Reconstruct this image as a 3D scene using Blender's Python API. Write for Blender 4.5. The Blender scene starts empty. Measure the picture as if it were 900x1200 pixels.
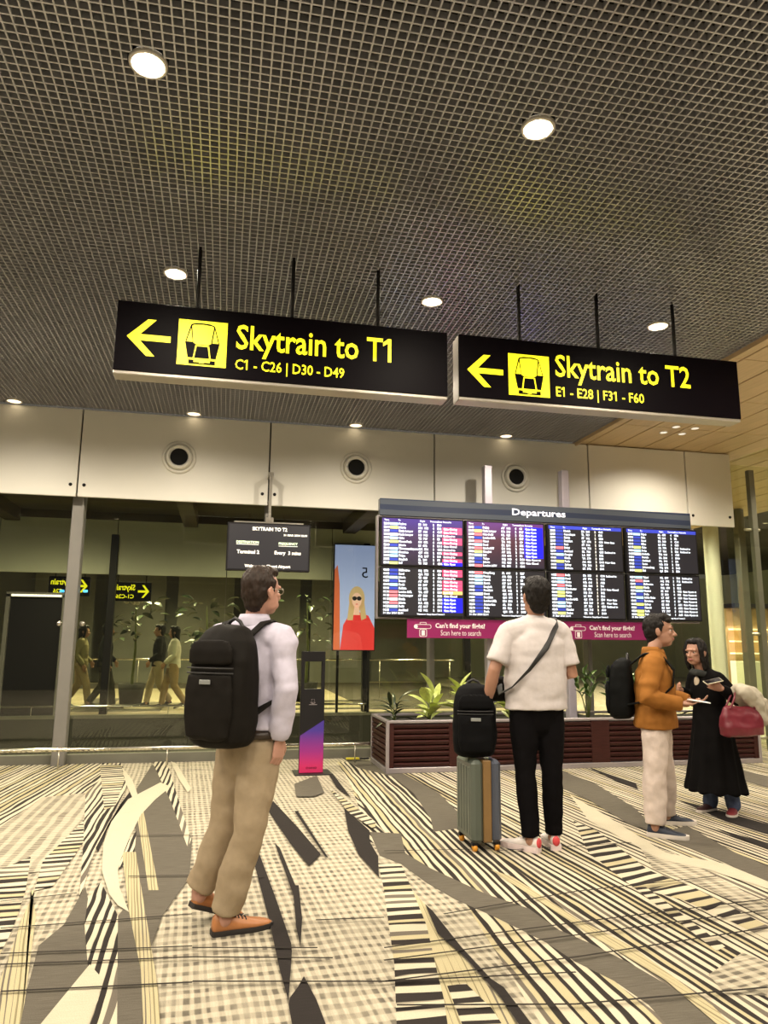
import bpy, bmesh, math, random
from mathutils import Vector, Matrix, noise

SC = bpy.context.scene
COL = SC.collection
R = math.radians

# ------------------------------------------------------------------ camera
cam_d = bpy.data.cameras.new('camera')
cam = bpy.data.objects.new('camera', cam_d)
COL.objects.link(cam)
_pi, _ya, _ro = R(10.1176), R(12.12), R(0.5044)
_fw = Vector((math.sin(_ya) * math.cos(_pi), math.cos(_ya) * math.cos(_pi), math.sin(_pi)))
_r0 = Vector((math.cos(_ya), -math.sin(_ya), 0))
_u0 = _r0.cross(_fw)
_rt = _r0 * math.cos(_ro) + _u0 * math.sin(_ro)
_up = -_r0 * math.sin(_ro) + _u0 * math.cos(_ro)
M_ = Matrix((_rt, _up, -_fw)).transposed().to_4x4()
M_.translation = Vector((0, 0, 1.4))
cam.matrix_world = M_
cam_d.sensor_fit = 'VERTICAL'
cam_d.sensor_height = 36.0
cam_d.lens = 36.0 * 856.2 / 1200.0
cam_d.clip_start = 0.05
cam_d.clip_end = 200
SC.camera = cam

# ------------------------------------------------------------------ world, exposure
W = bpy.data.worlds.new('world')
SC.world = W
W.use_nodes = True
W.node_tree.nodes['Background'].inputs[0].default_value = (1.0, 0.90, 0.74, 1)
W.node_tree.nodes['Background'].inputs[1].default_value = 0.10
SC.view_settings.view_transform = 'Standard'
SC.view_settings.look = 'None'
SC.view_settings.exposure = 0.0
SC.view_settings.gamma = 1.0
SC.view_settings.use_curve_mapping = False
SC.cycles.sample_clamp_indirect = 4.0
SC.cycles.max_bounces = 8
SC.cycles.transparent_max_bounces = 16
SC.cycles.caustics_reflective = False
SC.cycles.caustics_refractive = False
WARM = (1.0, 0.88, 0.71)
CEIL = 4.13
LIGHT_X = (-4.54, -2.51, -0.48, 1.53, 3.57)
LIGHT_Y = (-2.9, -0.85, 1.2, 3.26, 5.34, 7.15, 8.885)
SPOT_W = 165.0


def spot(name, loc, power, angle=105, blend=0.6, radius=0.05, color=WARM):
    d = bpy.data.lights.new(name, 'SPOT')
    d.energy = power
    d.spot_size = R(angle)
    d.spot_blend = blend
    d.shadow_soft_size = radius
    d.color = color
    o = bpy.data.objects.new(name, d)
    o.location = loc
    COL.objects.link(o)
    return o


# ------------------------------------------------------------------ object helpers
def tag(o, label=None, cat=None, group=None, kind=None):
    if label: o['label'] = label
    if cat: o['category'] = cat
    if group: o['group'] = group
    if kind: o['kind'] = kind
    return o


def thing(name, label, cat, loc=(0, 0, 0), rz=0.0, group=None):
    o = bpy.data.objects.new(name, None)
    o.empty_display_size = 0.1
    o.location = loc
    o.rotation_euler = (0, 0, rz)
    COL.objects.link(o)
    return tag(o, label, cat, group)


def link(name, me, mats, parent=None, smooth=False, world=True):
    """link mesh data; world=True: the mesh is in world coordinates, keep it there under its parent"""
    o = bpy.data.objects.new(name, me)
    if mats is not None:
        for m in (mats if isinstance(mats, (list, tuple)) else [mats]):
            me.materials.append(m)
    COL.objects.link(o)
    if parent is not None:
        o.parent = parent
        if world:
            mw = Matrix.Identity(4)
            p = parent
            while p is not None:
                mw = Matrix.LocRotScale(p.location, p.rotation_euler, p.scale) @ mw if p.matrix_parent_inverse == Matrix.Identity(4) \
                    else p.matrix_parent_inverse @ Matrix.LocRotScale(p.location, p.rotation_euler, p.scale) @ mw
                p = p.parent
            o.matrix_parent_inverse = mw.inverted()
    if smooth and len(me.polygons):
        me.polygons.foreach_set('use_smooth', [True] * len(me.polygons))
    return o


class MB:
    def __init__(s):
        s.v, s.f, s.m = [], [], []

    def add(s, vs, fs, mi=0):
        b = len(s.v)
        s.v += [tuple(v) for v in vs]
        s.f += [tuple(b + i for i in f) for f in fs]
        s.m += [mi] * len(fs)
        return s

    def box(s, x0, x1, y0, y1, z0, z1, mi=0, mat=None):
        vs = [(x, y, z) for x in (x0, x1) for y in (y0, y1) for z in (z0, z1)]
        if mat: vs = [mat @ Vector(v) for v in vs]
        return s.add(vs, [(0, 1, 3, 2), (4, 6, 7, 5), (0, 4, 5, 1), (2, 3, 7, 6), (0, 2, 6, 4), (1, 5, 7, 3)], mi)

    def cbox(s, x0, x1, y0, y1, z0, z1, c=0.005, mi=0, mat=None):
        """box with chamfered edges"""
        vs, idx = [], {}
        X, Y, Z = (x0, x1), (y0, y1), (z0, z1)
        for i in (0, 1):
            for j in (0, 1):
                for k in (0, 1):
                    sx, sy, sz = 1 - 2 * i, 1 - 2 * j, 1 - 2 * k
                    for a in range(3):
                        d = [c * sx, c * sy, c * sz]; d[a] = 0
                        idx[(i, j, k, a)] = len(vs)
                        vs.append(Vector((X[i] + d[0], Y[j] + d[1], Z[k] + d[2])))
        fs = []
        for a in range(3):
            b, cc = [q for q in range(3) if q != a]
            for e in (0, 1):
                loop = []
                for (p, q) in ((0, 0), (1, 0), (1, 1), (0, 1)):
                    key = [0, 0, 0]; key[a] = e; key[b] = p; key[cc] = q
                    loop.append(idx[(key[0], key[1], key[2], a)])
                fs.append(loop)
            for (p, q) in ((0, 0), (0, 1), (1, 0), (1, 1)):   # edge faces along axis a
                k0 = [0, 0, 0]; k0[b] = p; k0[cc] = q; k1 = list(k0); k1[a] = 1
                fs.append([idx[(*k0, b)], idx[(*k1, b)], idx[(*k1, cc)], idx[(*k0, cc)]])
        for i in (0, 1):
            for j in (0, 1):
                for k in (0, 1):
                    fs.append([idx[(i, j, k, a)] for a in range(3)])
        if mat: vs = [mat @ v for v in vs]
        return s.add(vs, fs, mi)

    def rings(s, rings, mi=0, cap=True, close=True):
        n = len(rings[0]); b = len(s.v)
        for r in rings: s.v += [tuple(p) for p in r]
        for i in range(len(rings) - 1):
            for j in range(n if close else n - 1):
                k = (j + 1) % n
                s.f.append((b + i * n + j, b + i * n + k, b + (i + 1) * n + k, b + (i + 1) * n + j)); s.m.append(mi)
        if cap:
            s.f.append(tuple(b + j for j in reversed(range(n)))); s.m.append(mi)
            s.f.append(tuple(b + (len(rings) - 1) * n + j for j in range(n))); s.m.append(mi)
        return s

    def tube(s, pts, rad, n=12, lat=None, mi=0, round_ends=True, round_tip=None):
        """tapered tube; rad: one number, or per point r or (a,b) along lat and across it"""
        pts = [Vector(p) for p in pts]
        m = len(pts)
        if isinstance(rad, (int, float)): rad = [rad] * m
        rad = [(r, r) if isinstance(r, (int, float)) else r for r in rad]
        rr, prev = [], None
        for i, p in enumerate(pts):
            t = (pts[min(i + 1, m - 1)] - pts[max(i - 1, 0)]).normalized()
            if lat is not None:
                a = Vector(lat) - t * t.dot(Vector(lat))
            elif prev is not None:
                a = prev - t * t.dot(prev)
            else:
                a = t.cross(Vector((0, 0, 1)))
                if a.length < 1e-3: a = Vector((1, 0, 0)) - t * t.x
            a.normalize(); prev = a
            b = t.cross(a)
            def ring(c, k, ra=rad[i], a=a, b=b):
                return [c + a * (ra[0] * k * math.cos(2 * math.pi * j / n)) + b * (ra[1] * k * math.sin(2 * math.pi * j / n)) for j in range(n)]
            rm = min(rad[i])
            if round_ends and i == 0:
                for q in (80, 50, 25): rr.append(ring(p - t * rm * math.sin(R(q)), math.cos(R(q))))
            rr.append(ring(p, 1))
            if (round_ends if round_tip is None else round_tip) and i == m - 1:
                for q in (25, 50, 80): rr.append(ring(p + t * rm * math.sin(R(q)), math.cos(R(q))))
        return s.rings(rr, mi)

    def ell(s, c, r, axes=None, nu=16, nv=10, mi=0):
        ax = axes or (Vector((1, 0, 0)), Vector((0, 1, 0)), Vector((0, 0, 1)))
        c = Vector(c); rr = []
        for i in range(nv + 1):
            th = math.pi * (0.02 + 0.96 * i / nv)
            rr.append([c - ax[2] * (r[2] * math.cos(th)) + (ax[0] * (r[0] * math.cos(2 * math.pi * j / nu)) + ax[1] * (r[1] * math.sin(2 * math.pi * j / nu))) * math.sin(th) for j in range(nu)])
        return s.rings(rr, mi)

    def lathe(s, prof, c=(0, 0, 0), axis='z', n=28, mi=0, cap=False):
        rr = []
        for (r, h) in prof:
            ring = []
            for j in range(n):
                a = 2 * math.pi * j / n
                if axis == 'z': p = (r * math.cos(a), r * math.sin(a), h)
                elif axis == 'y': p = (r * math.cos(a), h, r * math.sin(a))
                else: p = (h, r * math.cos(a), r * math.sin(a))
                ring.append(Vector(p) + Vector(c))
            rr.append(ring)
        return s.rings(rr, mi, cap)

    def prism_y(s, poly, y0, y1, mi=0):
        """polygon of (x, z) facing -Y, from front y0 to back y1"""
        n = len(poly)
        vs = [(x, y0, z) for x, z in poly] + [(x, y1, z) for x, z in poly]
        fs = [tuple(range(n)), tuple(reversed(range(n, 2 * n)))] + [(i, n + i, n + (i + 1) % n, (i + 1) % n) for i in range(n)]
        return s.add(vs, fs, mi)

    def quad_y(s, x0, x1, z0, z1, y, mi=0):
        return s.add([(x0, y, z0), (x1, y, z0), (x1, y, z1), (x0, y, z1)], [(0, 1, 2, 3)], mi)

    def mesh(s, fix=True):
        me = bpy.data.meshes.new('mesh')
        me.from_pydata(s.v, [], s.f)
        if any(s.m): me.polygons.foreach_set('material_index', s.m)
        if fix:
            bm = bmesh.new(); bm.from_mesh(me)
            bmesh.ops.recalc_face_normals(bm, faces=bm.faces)
            bm.to_mesh(me); bm.free()
        me.update()
        return me

    def build(s, name, mats, parent=None, smooth=False, world=True, fix=True):
        return link(name, s.mesh(fix), mats, parent, smooth, world)


def remesh(mb, voxel, smooth=3, disp=None):
    me = mb.mesh()
    o = bpy.data.objects.new('tmp', me)
    COL.objects.link(o)
    m = o.modifiers.new('r', 'REMESH'); m.mode = 'VOXEL'; m.voxel_size = voxel; m.use_smooth_shade = True
    if smooth:
        q = o.modifiers.new('s', 'SMOOTH'); q.factor = 0.5; q.iterations = smooth
    dg = bpy.context.evaluated_depsgraph_get()
    out = bpy.data.meshes.new_from_object(o.evaluated_get(dg))
    bpy.data.objects.remove(o); bpy.data.meshes.remove(me)
    if disp:
        nv = [v.normal.copy() for v in out.vertices]
        for v, nn in zip(out.vertices, nv):
            v.co = v.co + nn * disp(v.co)
        out.update()
    out.polygons.foreach_set('use_smooth', [True] * len(out.polygons))
    return out


def text_me(body, bold=0.0, align='LEFT', line=1.0, res=2):
    c = bpy.data.curves.new('text', 'FONT')
    c.body = body; c.size = 1.0; c.offset = bold; c.align_x = align; c.resolution_u = res; c.space_line = line
    o = bpy.data.objects.new('text', c)
    COL.objects.link(o)
    dg = bpy.context.evaluated_depsgraph_get()
    me = bpy.data.meshes.new_from_object(o.evaluated_get(dg))
    bpy.data.objects.remove(o); bpy.data.curves.remove(c)
    return me


def text_fit(name, body, x0, x1, z0, z1, y, mat, parent, bold=0.02, flip=False, ones=False):
    """writing whose bounds fill x0..x1, z0..z1 on a plane facing -Y"""
    me = text_me(body, bold)
    xs = [v.co.x for v in me.vertices]; ys = [v.co.y for v in me.vertices]
    a, b, c, d = min(xs), max(xs), min(ys), max(ys)
    for v in me.vertices:
        u = (v.co.x - a) / (b - a)
        if flip: u = 1 - u
        v.co = Vector((x0 + u * (x1 - x0), y, z0 + (v.co.y - c) / (d - c) * (z1 - z0)))
    me.update()
    if ones:                                     # the figure 1 of the sign lettering has a flag
        bm = bmesh.new(); bm.from_mesh(me); seen = set(); isl = []
        for v in bm.verts:
            if v in seen: continue
            st, comp = [v], []
            seen.add(v)
            while st:
                q = st.pop(); comp.append(q.co.copy())
                for e in q.link_edges:
                    o2 = e.other_vert(q)
                    if o2 not in seen: seen.add(o2); st.append(o2)
            isl.append((min(p.x for p in comp), max(p.x for p in comp), min(p.z for p in comp), max(p.z for p in comp)))
        cap = sorted(i[3] - i[2] for i in isl)[len(isl) // 2]
        if 'T1' in body: cap = isl and max((i[1], i[3] - i[2]) for i in isl)[1]
        for a_, b_, c_, d_ in isl:
            h_ = d_ - c_
            if abs(h_ - cap) < .12 * cap and (b_ - a_) < .3 * h_:
                vs = [bm.verts.new((px, y, pz)) for px, pz in ((a_ + .001, d_), (a_ + .001, d_ - .19 * h_), (a_ - .20 * h_, d_ - .33 * h_), (a_ - .20 * h_, d_ - .17 * h_))]
                bm.faces.new(vs)
        bm.to_mesh(me); bm.free()
    return link(name, me, mat, parent)


def text_at(name, body, x, z, size, y, mat, parent, bold=0.02, align='LEFT', pitch=None, sx=1.0):
    me = text_me(body, bold, align, (pitch / size) if pitch else 1.0, 1)
    for v in me.vertices:
        v.co = Vector((x + v.co.x * size * sx, y, z + v.co.y * size))
    me.update()
    return link(name, me, mat, parent)


# ------------------------------------------------------------------ materials
def _nt(name):
    m = bpy.data.materials.new(name); m.use_nodes = True
    nt = m.node_tree
    return m, nt, nt.nodes['Principled BSDF']


def pm(name, col, rough=0.5, metal=0.0, var=0.08, scale=12.0, bump=0.0, stretch=(1, 1, 1), spec=0.5, coat=0.0):
    m, nt, b = _nt(name)
    geo = nt.nodes.new('ShaderNodeTexCoord')
    mp = nt.nodes.new('ShaderNodeMapping'); mp.inputs['Scale'].default_value = stretch
    nz = nt.nodes.new('ShaderNodeTexNoise'); nz.inputs['Scale'].default_value = scale; nz.inputs['Detail'].default_value = 4
    nt.links.new(geo.outputs['Object'], mp.inputs[0]); nt.links.new(mp.outputs[0], nz.inputs['Vector'])
    mr = nt.nodes.new('ShaderNodeMapRange'); mr.inputs['To Min'].default_value = 1 - var; mr.inputs['To Max'].default_value = 1 + var
    mr.inputs['From Min'].default_value = 0.25; mr.inputs['From Max'].default_value = 0.75
    nt.links.new(nz.outputs[0], mr.inputs[0])
    mx = nt.nodes.new('ShaderNodeMix'); mx.data_type = 'RGBA'; mx.blend_type = 'MULTIPLY'; mx.inputs[0].default_value = 1
    mx.inputs[6].default_value = (*col, 1)
    nt.links.new(mr.outputs[0], mx.inputs[7]); nt.links.new(mx.outputs[2], b.inputs['Base Color'])
    b.inputs['Roughness'].default_value = rough; b.inputs['Metallic'].default_value = metal
    b.inputs['Specular IOR Level'].default_value = spec
    b.inputs['Coat Weight'].default_value = coat
    if bump:
        bp = nt.nodes.new('ShaderNodeBump'); bp.inputs['Strength'].default_value = bump; bp.inputs['Distance'].default_value = 0.004
        nt.links.new(nz.outputs[0], bp.inputs['Height']); nt.links.new(bp.outputs[0], b.inputs['Normal'])
    return m


def em(name, col, strength=1.0, base=None):
    m, nt, b = _nt(name)
    b.inputs['Base Color'].default_value = (*(base or col), 1)
    b.inputs['Emission Color'].default_value = (*col, 1)
    b.inputs['Emission Strength'].default_value = strength
    b.inputs['Roughness'].default_value = 0.4
    return m


def glass(name, tint=(0.80, 0.84, 0.70), refl=1.0, rough=0.0):
    m = bpy.data.materials.new(name); m.use_nodes = True
    nt = m.node_tree
    for n in list(nt.nodes): nt.nodes.remove(n)
    out = nt.nodes.new('ShaderNodeOutputMaterial')
    tr = nt.nodes.new('ShaderNodeBsdfTransparent'); tr.inputs[0].default_value = (*tint, 1)
    gl = nt.nodes.new('ShaderNodeBsdfGlossy'); gl.inputs['Roughness'].default_value = rough
    ge = nt.nodes.new('ShaderNodeNewGeometry')
    dt = nt.nodes.new('ShaderNodeVectorMath'); dt.operation = 'DOT_PRODUCT'
    nt.links.new(ge.outputs['Incoming'], dt.inputs[0]); nt.links.new(ge.outputs['Normal'], dt.inputs[1])
    last = dt.outputs['Value']
    for op, v in (('ABSOLUTE', None), ('SUBTRACT', None), ('POWER', 5.0), ('MULTIPLY_ADD', 0.96)):   # Schlick reflectance of clear glass
        q = nt.nodes.new('ShaderNodeMath'); q.operation = op
        if op == 'SUBTRACT': q.inputs[0].default_value = 1.0; nt.links.new(last, q.inputs[1])
        else:
            nt.links.new(last, q.inputs[0])
            if v is not None: q.inputs[1].default_value = v
            if op == 'MULTIPLY_ADD': q.inputs[2].default_value = 0.04
        last = q.outputs[0]
    ml = nt.nodes.new('ShaderNodeMath'); ml.operation = 'MULTIPLY'; ml.inputs[1].default_value = refl; ml.use_clamp = True
    mx = nt.nodes.new('ShaderNodeMixShader')
    nt.links.new(last, ml.inputs[0]); nt.links.new(ml.outputs[0], mx.inputs[0])
    nt.links.new(tr.outputs[0], mx.inputs[1]); nt.links.new(gl.outputs[0], mx.inputs[2])
    nt.links.new(mx.outputs[0], out.inputs[0])
    return m


CREAM = (0.53, 0.478, 0.355)
YELL = (0.44, 0.385, 0.235)
GREY = (0.115, 0.102, 0.08)
DARK = (0.032, 0.027, 0.024)


class CM:
    """small node builder for the carpet weaves (pattern in floor coordinates)"""
    def __init__(s, name, ang):
        s.m, s.nt, s.b = _nt(name)
        s.b.inputs['Roughness'].default_value = 0.95
        s.b.inputs['Specular IOR Level'].default_value = 0.1
        g = s.nt.nodes.new('ShaderNodeNewGeometry')
        s.mp = s.nt.nodes.new('ShaderNodeMapping'); s.mp.vector_type = 'POINT'
        s.mp.inputs['Rotation'].default_value = (0, 0, R(-ang))
        s.nt.links.new(g.outputs['Position'], s.mp.inputs[0])
        sp = s.nt.nodes.new('ShaderNodeSeparateXYZ'); s.nt.links.new(s.mp.outputs[0], sp.inputs[0])
        s.x, s.y = sp.outputs[0], sp.outputs[1]
        s.fine = s.noise((260, 260, 1), 1.0)

    def math(s, op, a, b=None, c=None):
        n = s.nt.nodes.new('ShaderNodeMath'); n.operation = op
        for i, v in enumerate((a, b, c)):
            if v is None: continue
            if isinstance(v, (int, float)): n.inputs[i].default_value = v
            else: s.nt.links.new(v, n.inputs[i])
        return n.outputs[0]

    def noise(s, scl, sc=1.0, detail=2):
        m2 = s.nt.nodes.new('ShaderNodeMapping'); m2.inputs['Scale'].default_value = scl
        s.nt.links.new(s.mp.outputs[0], m2.inputs[0])
        n = s.nt.nodes.new('ShaderNodeTexNoise'); n.inputs['Scale'].default_value = sc; n.inputs['Detail'].default_value = detail
        s.nt.links.new(m2.outputs[0], n.inputs['Vector'])
        return n.outputs[0]

    def white(s, v):
        n = s.nt.nodes.new('ShaderNodeTexWhiteNoise'); n.noise_dimensions = '1D'
        s.nt.links.new(v, n.inputs['W']); return n.outputs[0]

    def mix(s, f, a, b):
        n = s.nt.nodes.new('ShaderNodeMix'); n.data_type = 'RGBA'
        s.nt.links.new(f, n.inputs[0])
        for i, v in ((6, a), (7, b)):
            if isinstance(v, tuple): n.inputs[i].default_value = (*v, 1)
            else: s.nt.links.new(v, n.inputs[i])
        return n.outputs[2]

    def done(s, col):
        f = s.math('MULTIPLY_ADD', s.fine, 0.7, 0.65)
        n = s.nt.nodes.new('ShaderNodeMix'); n.data_type = 'RGBA'; n.blend_type = 'MULTIPLY'; n.inputs[0].default_value = 1
        s.nt.links.new(col, n.inputs[6]); s.nt.links.new(f, n.inputs[7])
        s.nt.links.new(n.outputs[2], s.b.inputs['Base Color'])
        bp = s.nt.nodes.new('ShaderNodeBump'); bp.inputs['Strength'].default_value = 0.25; bp.inputs['Distance'].default_value = 0.002
        s.nt.links.new(s.fine, bp.inputs['Height']); s.nt.links.new(bp.outputs[0], s.b.inputs['Normal'])
        return s.m


def carpet_stripes(name, ang, per, duty, light=CREAM, dark=DARK):
    c = CM(name, ang)
    wob = c.noise((1.6, 5, 1), 1.0)
    v = c.math('DIVIDE', c.y, per)
    v = c.math('MULTIPLY_ADD', wob, 0.9, v)
    fl = c.math('FLOOR', v); fr = c.math('FRACT', v)
    w = c.white(fl)
    along = c.noise((1.3, 26, 1), 1.0, 1)
    du = c.math('MULTIPLY_ADD', w, 0.34, duty - 0.17 - 0.25)
    du = c.math('MULTIPLY_ADD', along, 0.5, du)
    d = c.math('SUBTRACT', du, fr)
    f = c.math('MULTIPLY', d, 14.0); f = c.math('MINIMUM', c.math('MAXIMUM', f, 0.0), 1.0)
    w2 = c.math('GREATER_THAN', c.white(c.math('ADD', fl, 31.7)), 0.72)
    lt = c.mix(w2, light, YELL)
    w3 = c.math('GREATER_THAN', c.white(c.math('ADD', fl, 77.1)), 0.8)
    dk = c.mix(w3, dark, (0.14, 0.12, 0.095))
    return c.done(c.mix(f, lt, dk))


def carpet_plaid(name, ang):
    c = CM(name, ang)
    wob = c.noise((4, 4, 1), 1.0)
    px, py = 0.044, 0.088
    vx = c.math('MULTIPLY_ADD', wob, 0.5, c.math('DIVIDE', c.x, px))
    vy = c.math('MULTIPLY_ADD', wob, 0.5, c.math('DIVIDE', c.y, py))
    wx = c.math('MULTIPLY_ADD', c.white(c.math('FLOOR', vx)), 0.30, 0.38)
    wy = c.math('MULTIPLY_ADD', c.white(c.math('FLOOR', vy)), 0.25, 0.40)
    def soft(w, v, g):
        f = c.math('FRACT', v)
        t = c.math('MULTIPLY', c.math('SUBTRACT', w, f), g)
        u = c.math('MULTIPLY', f, g)
        return c.math('MINIMUM', c.math('MAXIMUM', c.math('MINIMUM', t, u), 0.0), 1.0)
    wx = c.math('ADD', wx, 0.10); wy = c.math('ADD', wy, 0.08)
    ix = soft(wx, vx, 7.0); iy = soft(wy, vy, 9.0)
    big = c.noise((5, 5, 1), 1.0)
    both = c.math('MULTIPLY', ix, iy)
    one = c.math('MAXIMUM', ix, iy)
    stk = c.math('MINIMUM', c.math('MAXIMUM', c.math('MULTIPLY_ADD', c.noise((70, 5, 1), 1.0), 2.4, -0.75), 0.0), 1.0)
    base = c.mix(c.math('MULTIPLY', one, 0.50), (0.53, 0.48, 0.365), (0.27, 0.24, 0.175))
    base = c.mix(c.math('MULTIPLY', stk, 0.42), base, (0.24, 0.21, 0.155))
    str_ = c.math('MINIMUM', c.math('MAXIMUM', c.math('MULTIPLY_ADD', big, 2.6, -0.55), 0.1), 1.0)
    return c.done(c.mix(c.math('MULTIPLY', both, str_), base, (0.125, 0.11, 0.085)))


def carpet_plain(name, col, ang=0.0, streak=0.5):
    c = CM(name, ang)
    n = c.noise((9, 140, 1), 1.0, 3)
    f = c.math('MINIMUM', c.math('MAXIMUM', c.math('MULTIPLY_ADD', n, 2.0, -0.5), 0.0), 1.0)
    lo = tuple(k * (1 - streak * 0.5) for k in col); hi = tuple(min(1, k * (1 + streak * 0.4)) for k in col)
    return c.done(c.mix(f, lo, hi))


M = {}
M['plenum'] = pm('plenum_dark', (0.025, 0.022, 0.02), 0.9)
M['lattice'] = pm('lattice_painted_metal', (0.47, 0.47, 0.50), 0.29, 0.5, 0.05, 3)
M['wood_ceiling'] = pm('wood_ceiling_veneer', (0.60, 0.44, 0.24), 0.45, 0, 0.12, 6, 0, (6, 0.4, 1))
M['panel'] = pm('wall_panel_paint', (0.80, 0.78, 0.70), 0.42, 0, 0.03, 1.5)
M['joint'] = pm('dark_joint', (0.05, 0.05, 0.045), 0.8)
M['steel'] = pm('brushed_steel', (0.62, 0.58, 0.50), 0.28, 0.9, 0.06, 30, 0, (1, 8, 8))
M['chrome'] = pm('polished_rail', (0.82, 0.78, 0.68), 0.14, 1.0, 0.03, 8)
M['mullion'] = pm('grey_mullion_paint', (0.22, 0.21, 0.19), 0.45, 0.3, 0.06, 6)
M['black_metal'] = pm('black_powder_coat', (0.010, 0.009, 0.010), 0.45, 0, 0.1, 10, spec=0.25)
M['sign_face'] = pm('sign_face_black', (0.006, 0.004, 0.006), 0.4, 0, 0.05, 5, spec=0.05)
M['sign_frame'] = pm('sign_frame_aluminium', (0.52, 0.48, 0.42), 0.4, 0.5, 0.05, 8)
M['yellow'] = em('lit_yellow', (1.0, 0.90, 0.015), 1.15)
M['white_txt'] = em('lit_white_lettering', (0.80, 0.88, 1.0), 1.15)
M['warm_txt'] = em('lit_warm_white', (1.0, 0.95, 0.85), 1.0)
M['lamp'] = em('lamp_glow', (1.0, 0.92, 0.78), 0.7)
M['lamp_dim'] = em('lamp_dim_glow', (1.0, 0.90, 0.72), 1.1)
M['lamp_core'] = em('lamp_core_glow', (1.0, 0.88, 0.62), 14.0)
M['reflector'] = pm('lamp_reflector', (0.85, 0.82, 0.75), 0.3, 0.6, 0.1, 60)
M['trim_ring'] = pm('lamp_trim_ring', (0.62, 0.58, 0.52), 0.35, 0.2)
M['glass'] = glass('clear_glass', (0.94, 0.96, 0.87), 1.0)
M['glass_far'] = glass('far_glass', (0.93, 0.95, 0.87), 0.6)
M['hole'] = pm('dark_hole', (0.006, 0.006, 0.006), 0.9)
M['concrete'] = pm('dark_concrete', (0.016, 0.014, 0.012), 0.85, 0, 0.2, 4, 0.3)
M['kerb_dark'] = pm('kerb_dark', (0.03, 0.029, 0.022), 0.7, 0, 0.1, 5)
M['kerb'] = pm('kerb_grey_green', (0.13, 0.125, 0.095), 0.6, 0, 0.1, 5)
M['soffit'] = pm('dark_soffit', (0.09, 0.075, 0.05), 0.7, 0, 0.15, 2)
M['far_panel'] = pm('far_panel_paint', (0.74, 0.77, 0.60), 0.5, 0, 0.05, 2)
M['far_wall'] = pm('far_wall_grey', (0.17, 0.17, 0.145), 0.6, 0, 0.18, 1.2)
M['far_floor'] = pm('far_floor_tan', (0.36, 0.30, 0.19), 0.6, 0, 0.15, 2)
M['far_mat'] = pm('far_floor_dark_band', (0.06, 0.05, 0.035), 0.8)
M['planter_wood'] = pm('dark_red_wood', (0.040, 0.011, 0.009), 0.45, 0, 0.25, 8, 0, (1, 1, 8), spec=0.25)
M['planter_gap'] = pm('planter_gap_black', (0.008, 0.006, 0.006), 0.9)
M['planter_metal'] = pm('planter_trim_metal', (0.42, 0.38, 0.40), 0.35, 0.6, 0.06, 6)
M['soil'] = pm('soil', (0.02, 0.014, 0.01), 0.95, 0, 0.4, 40, 0.5)
M['leaf_lime'] = pm('leaf_lime', (0.48, 0.55, 0.15), 0.4, 0, 0.3, 14)
M['leaf_green'] = pm('leaf_dark_green', (0.055, 0.11, 0.02), 0.28, 0, 0.35, 12)
M['leaf_deep'] = pm('leaf_deep_green', (0.03, 0.045, 0.02), 0.35, 0, 0.4, 10)  # deep green of the narrow plants and the trees
M['stem'] = pm('plant_stem', (0.10, 0.12, 0.03), 0.6)
M['blossom'] = pm('white_blossom', (0.75, 0.72, 0.62), 0.6, 0, 0.1, 20)
M['screen_bg'] = em('screen_black', (0.020, 0.017, 0.022), 1.0, (0.01, 0.01, 0.01))
M['lilac'] = pm('post_lilac_grey', (0.50, 0.46, 0.53), 0.4, 0.4, 0.05, 5)
M['navy_chip'] = em('chip_navy', (0.03, 0.05, 0.36), 1.0)
M['blue_chip'] = em('chip_pale_blue', (0.42, 0.70, 0.95), 1.0)
M['lime_chip'] = em('chip_lime', (0.72, 0.78, 0.22), 1.0)
M['red_chip'] = em('chip_red', (0.85, 0.16, 0.20), 1.0)
M['white_chip'] = em('chip_white', (0.85, 0.85, 0.85), 1.0)
M['bar_blue'] = em('header_bar_blue', (0.035, 0.05, 0.42), 1.0)
M['status_red'] = em('status_red', (0.78, 0.06, 0.16), 1.0)
M['status_blue'] = em('status_blue', (0.01, 0.01, 0.95), 1.0)
M['status_amber'] = em('status_amber', (0.95, 0.50, 0.15), 1.0)
M['magenta'] = pm('banner_magenta', (0.27, 0.016, 0.115), 0.4, 0, 0.05, 4)
M['banner_white'] = pm('banner_white_print', (0.9, 0.85, 0.86), 0.5)

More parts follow.
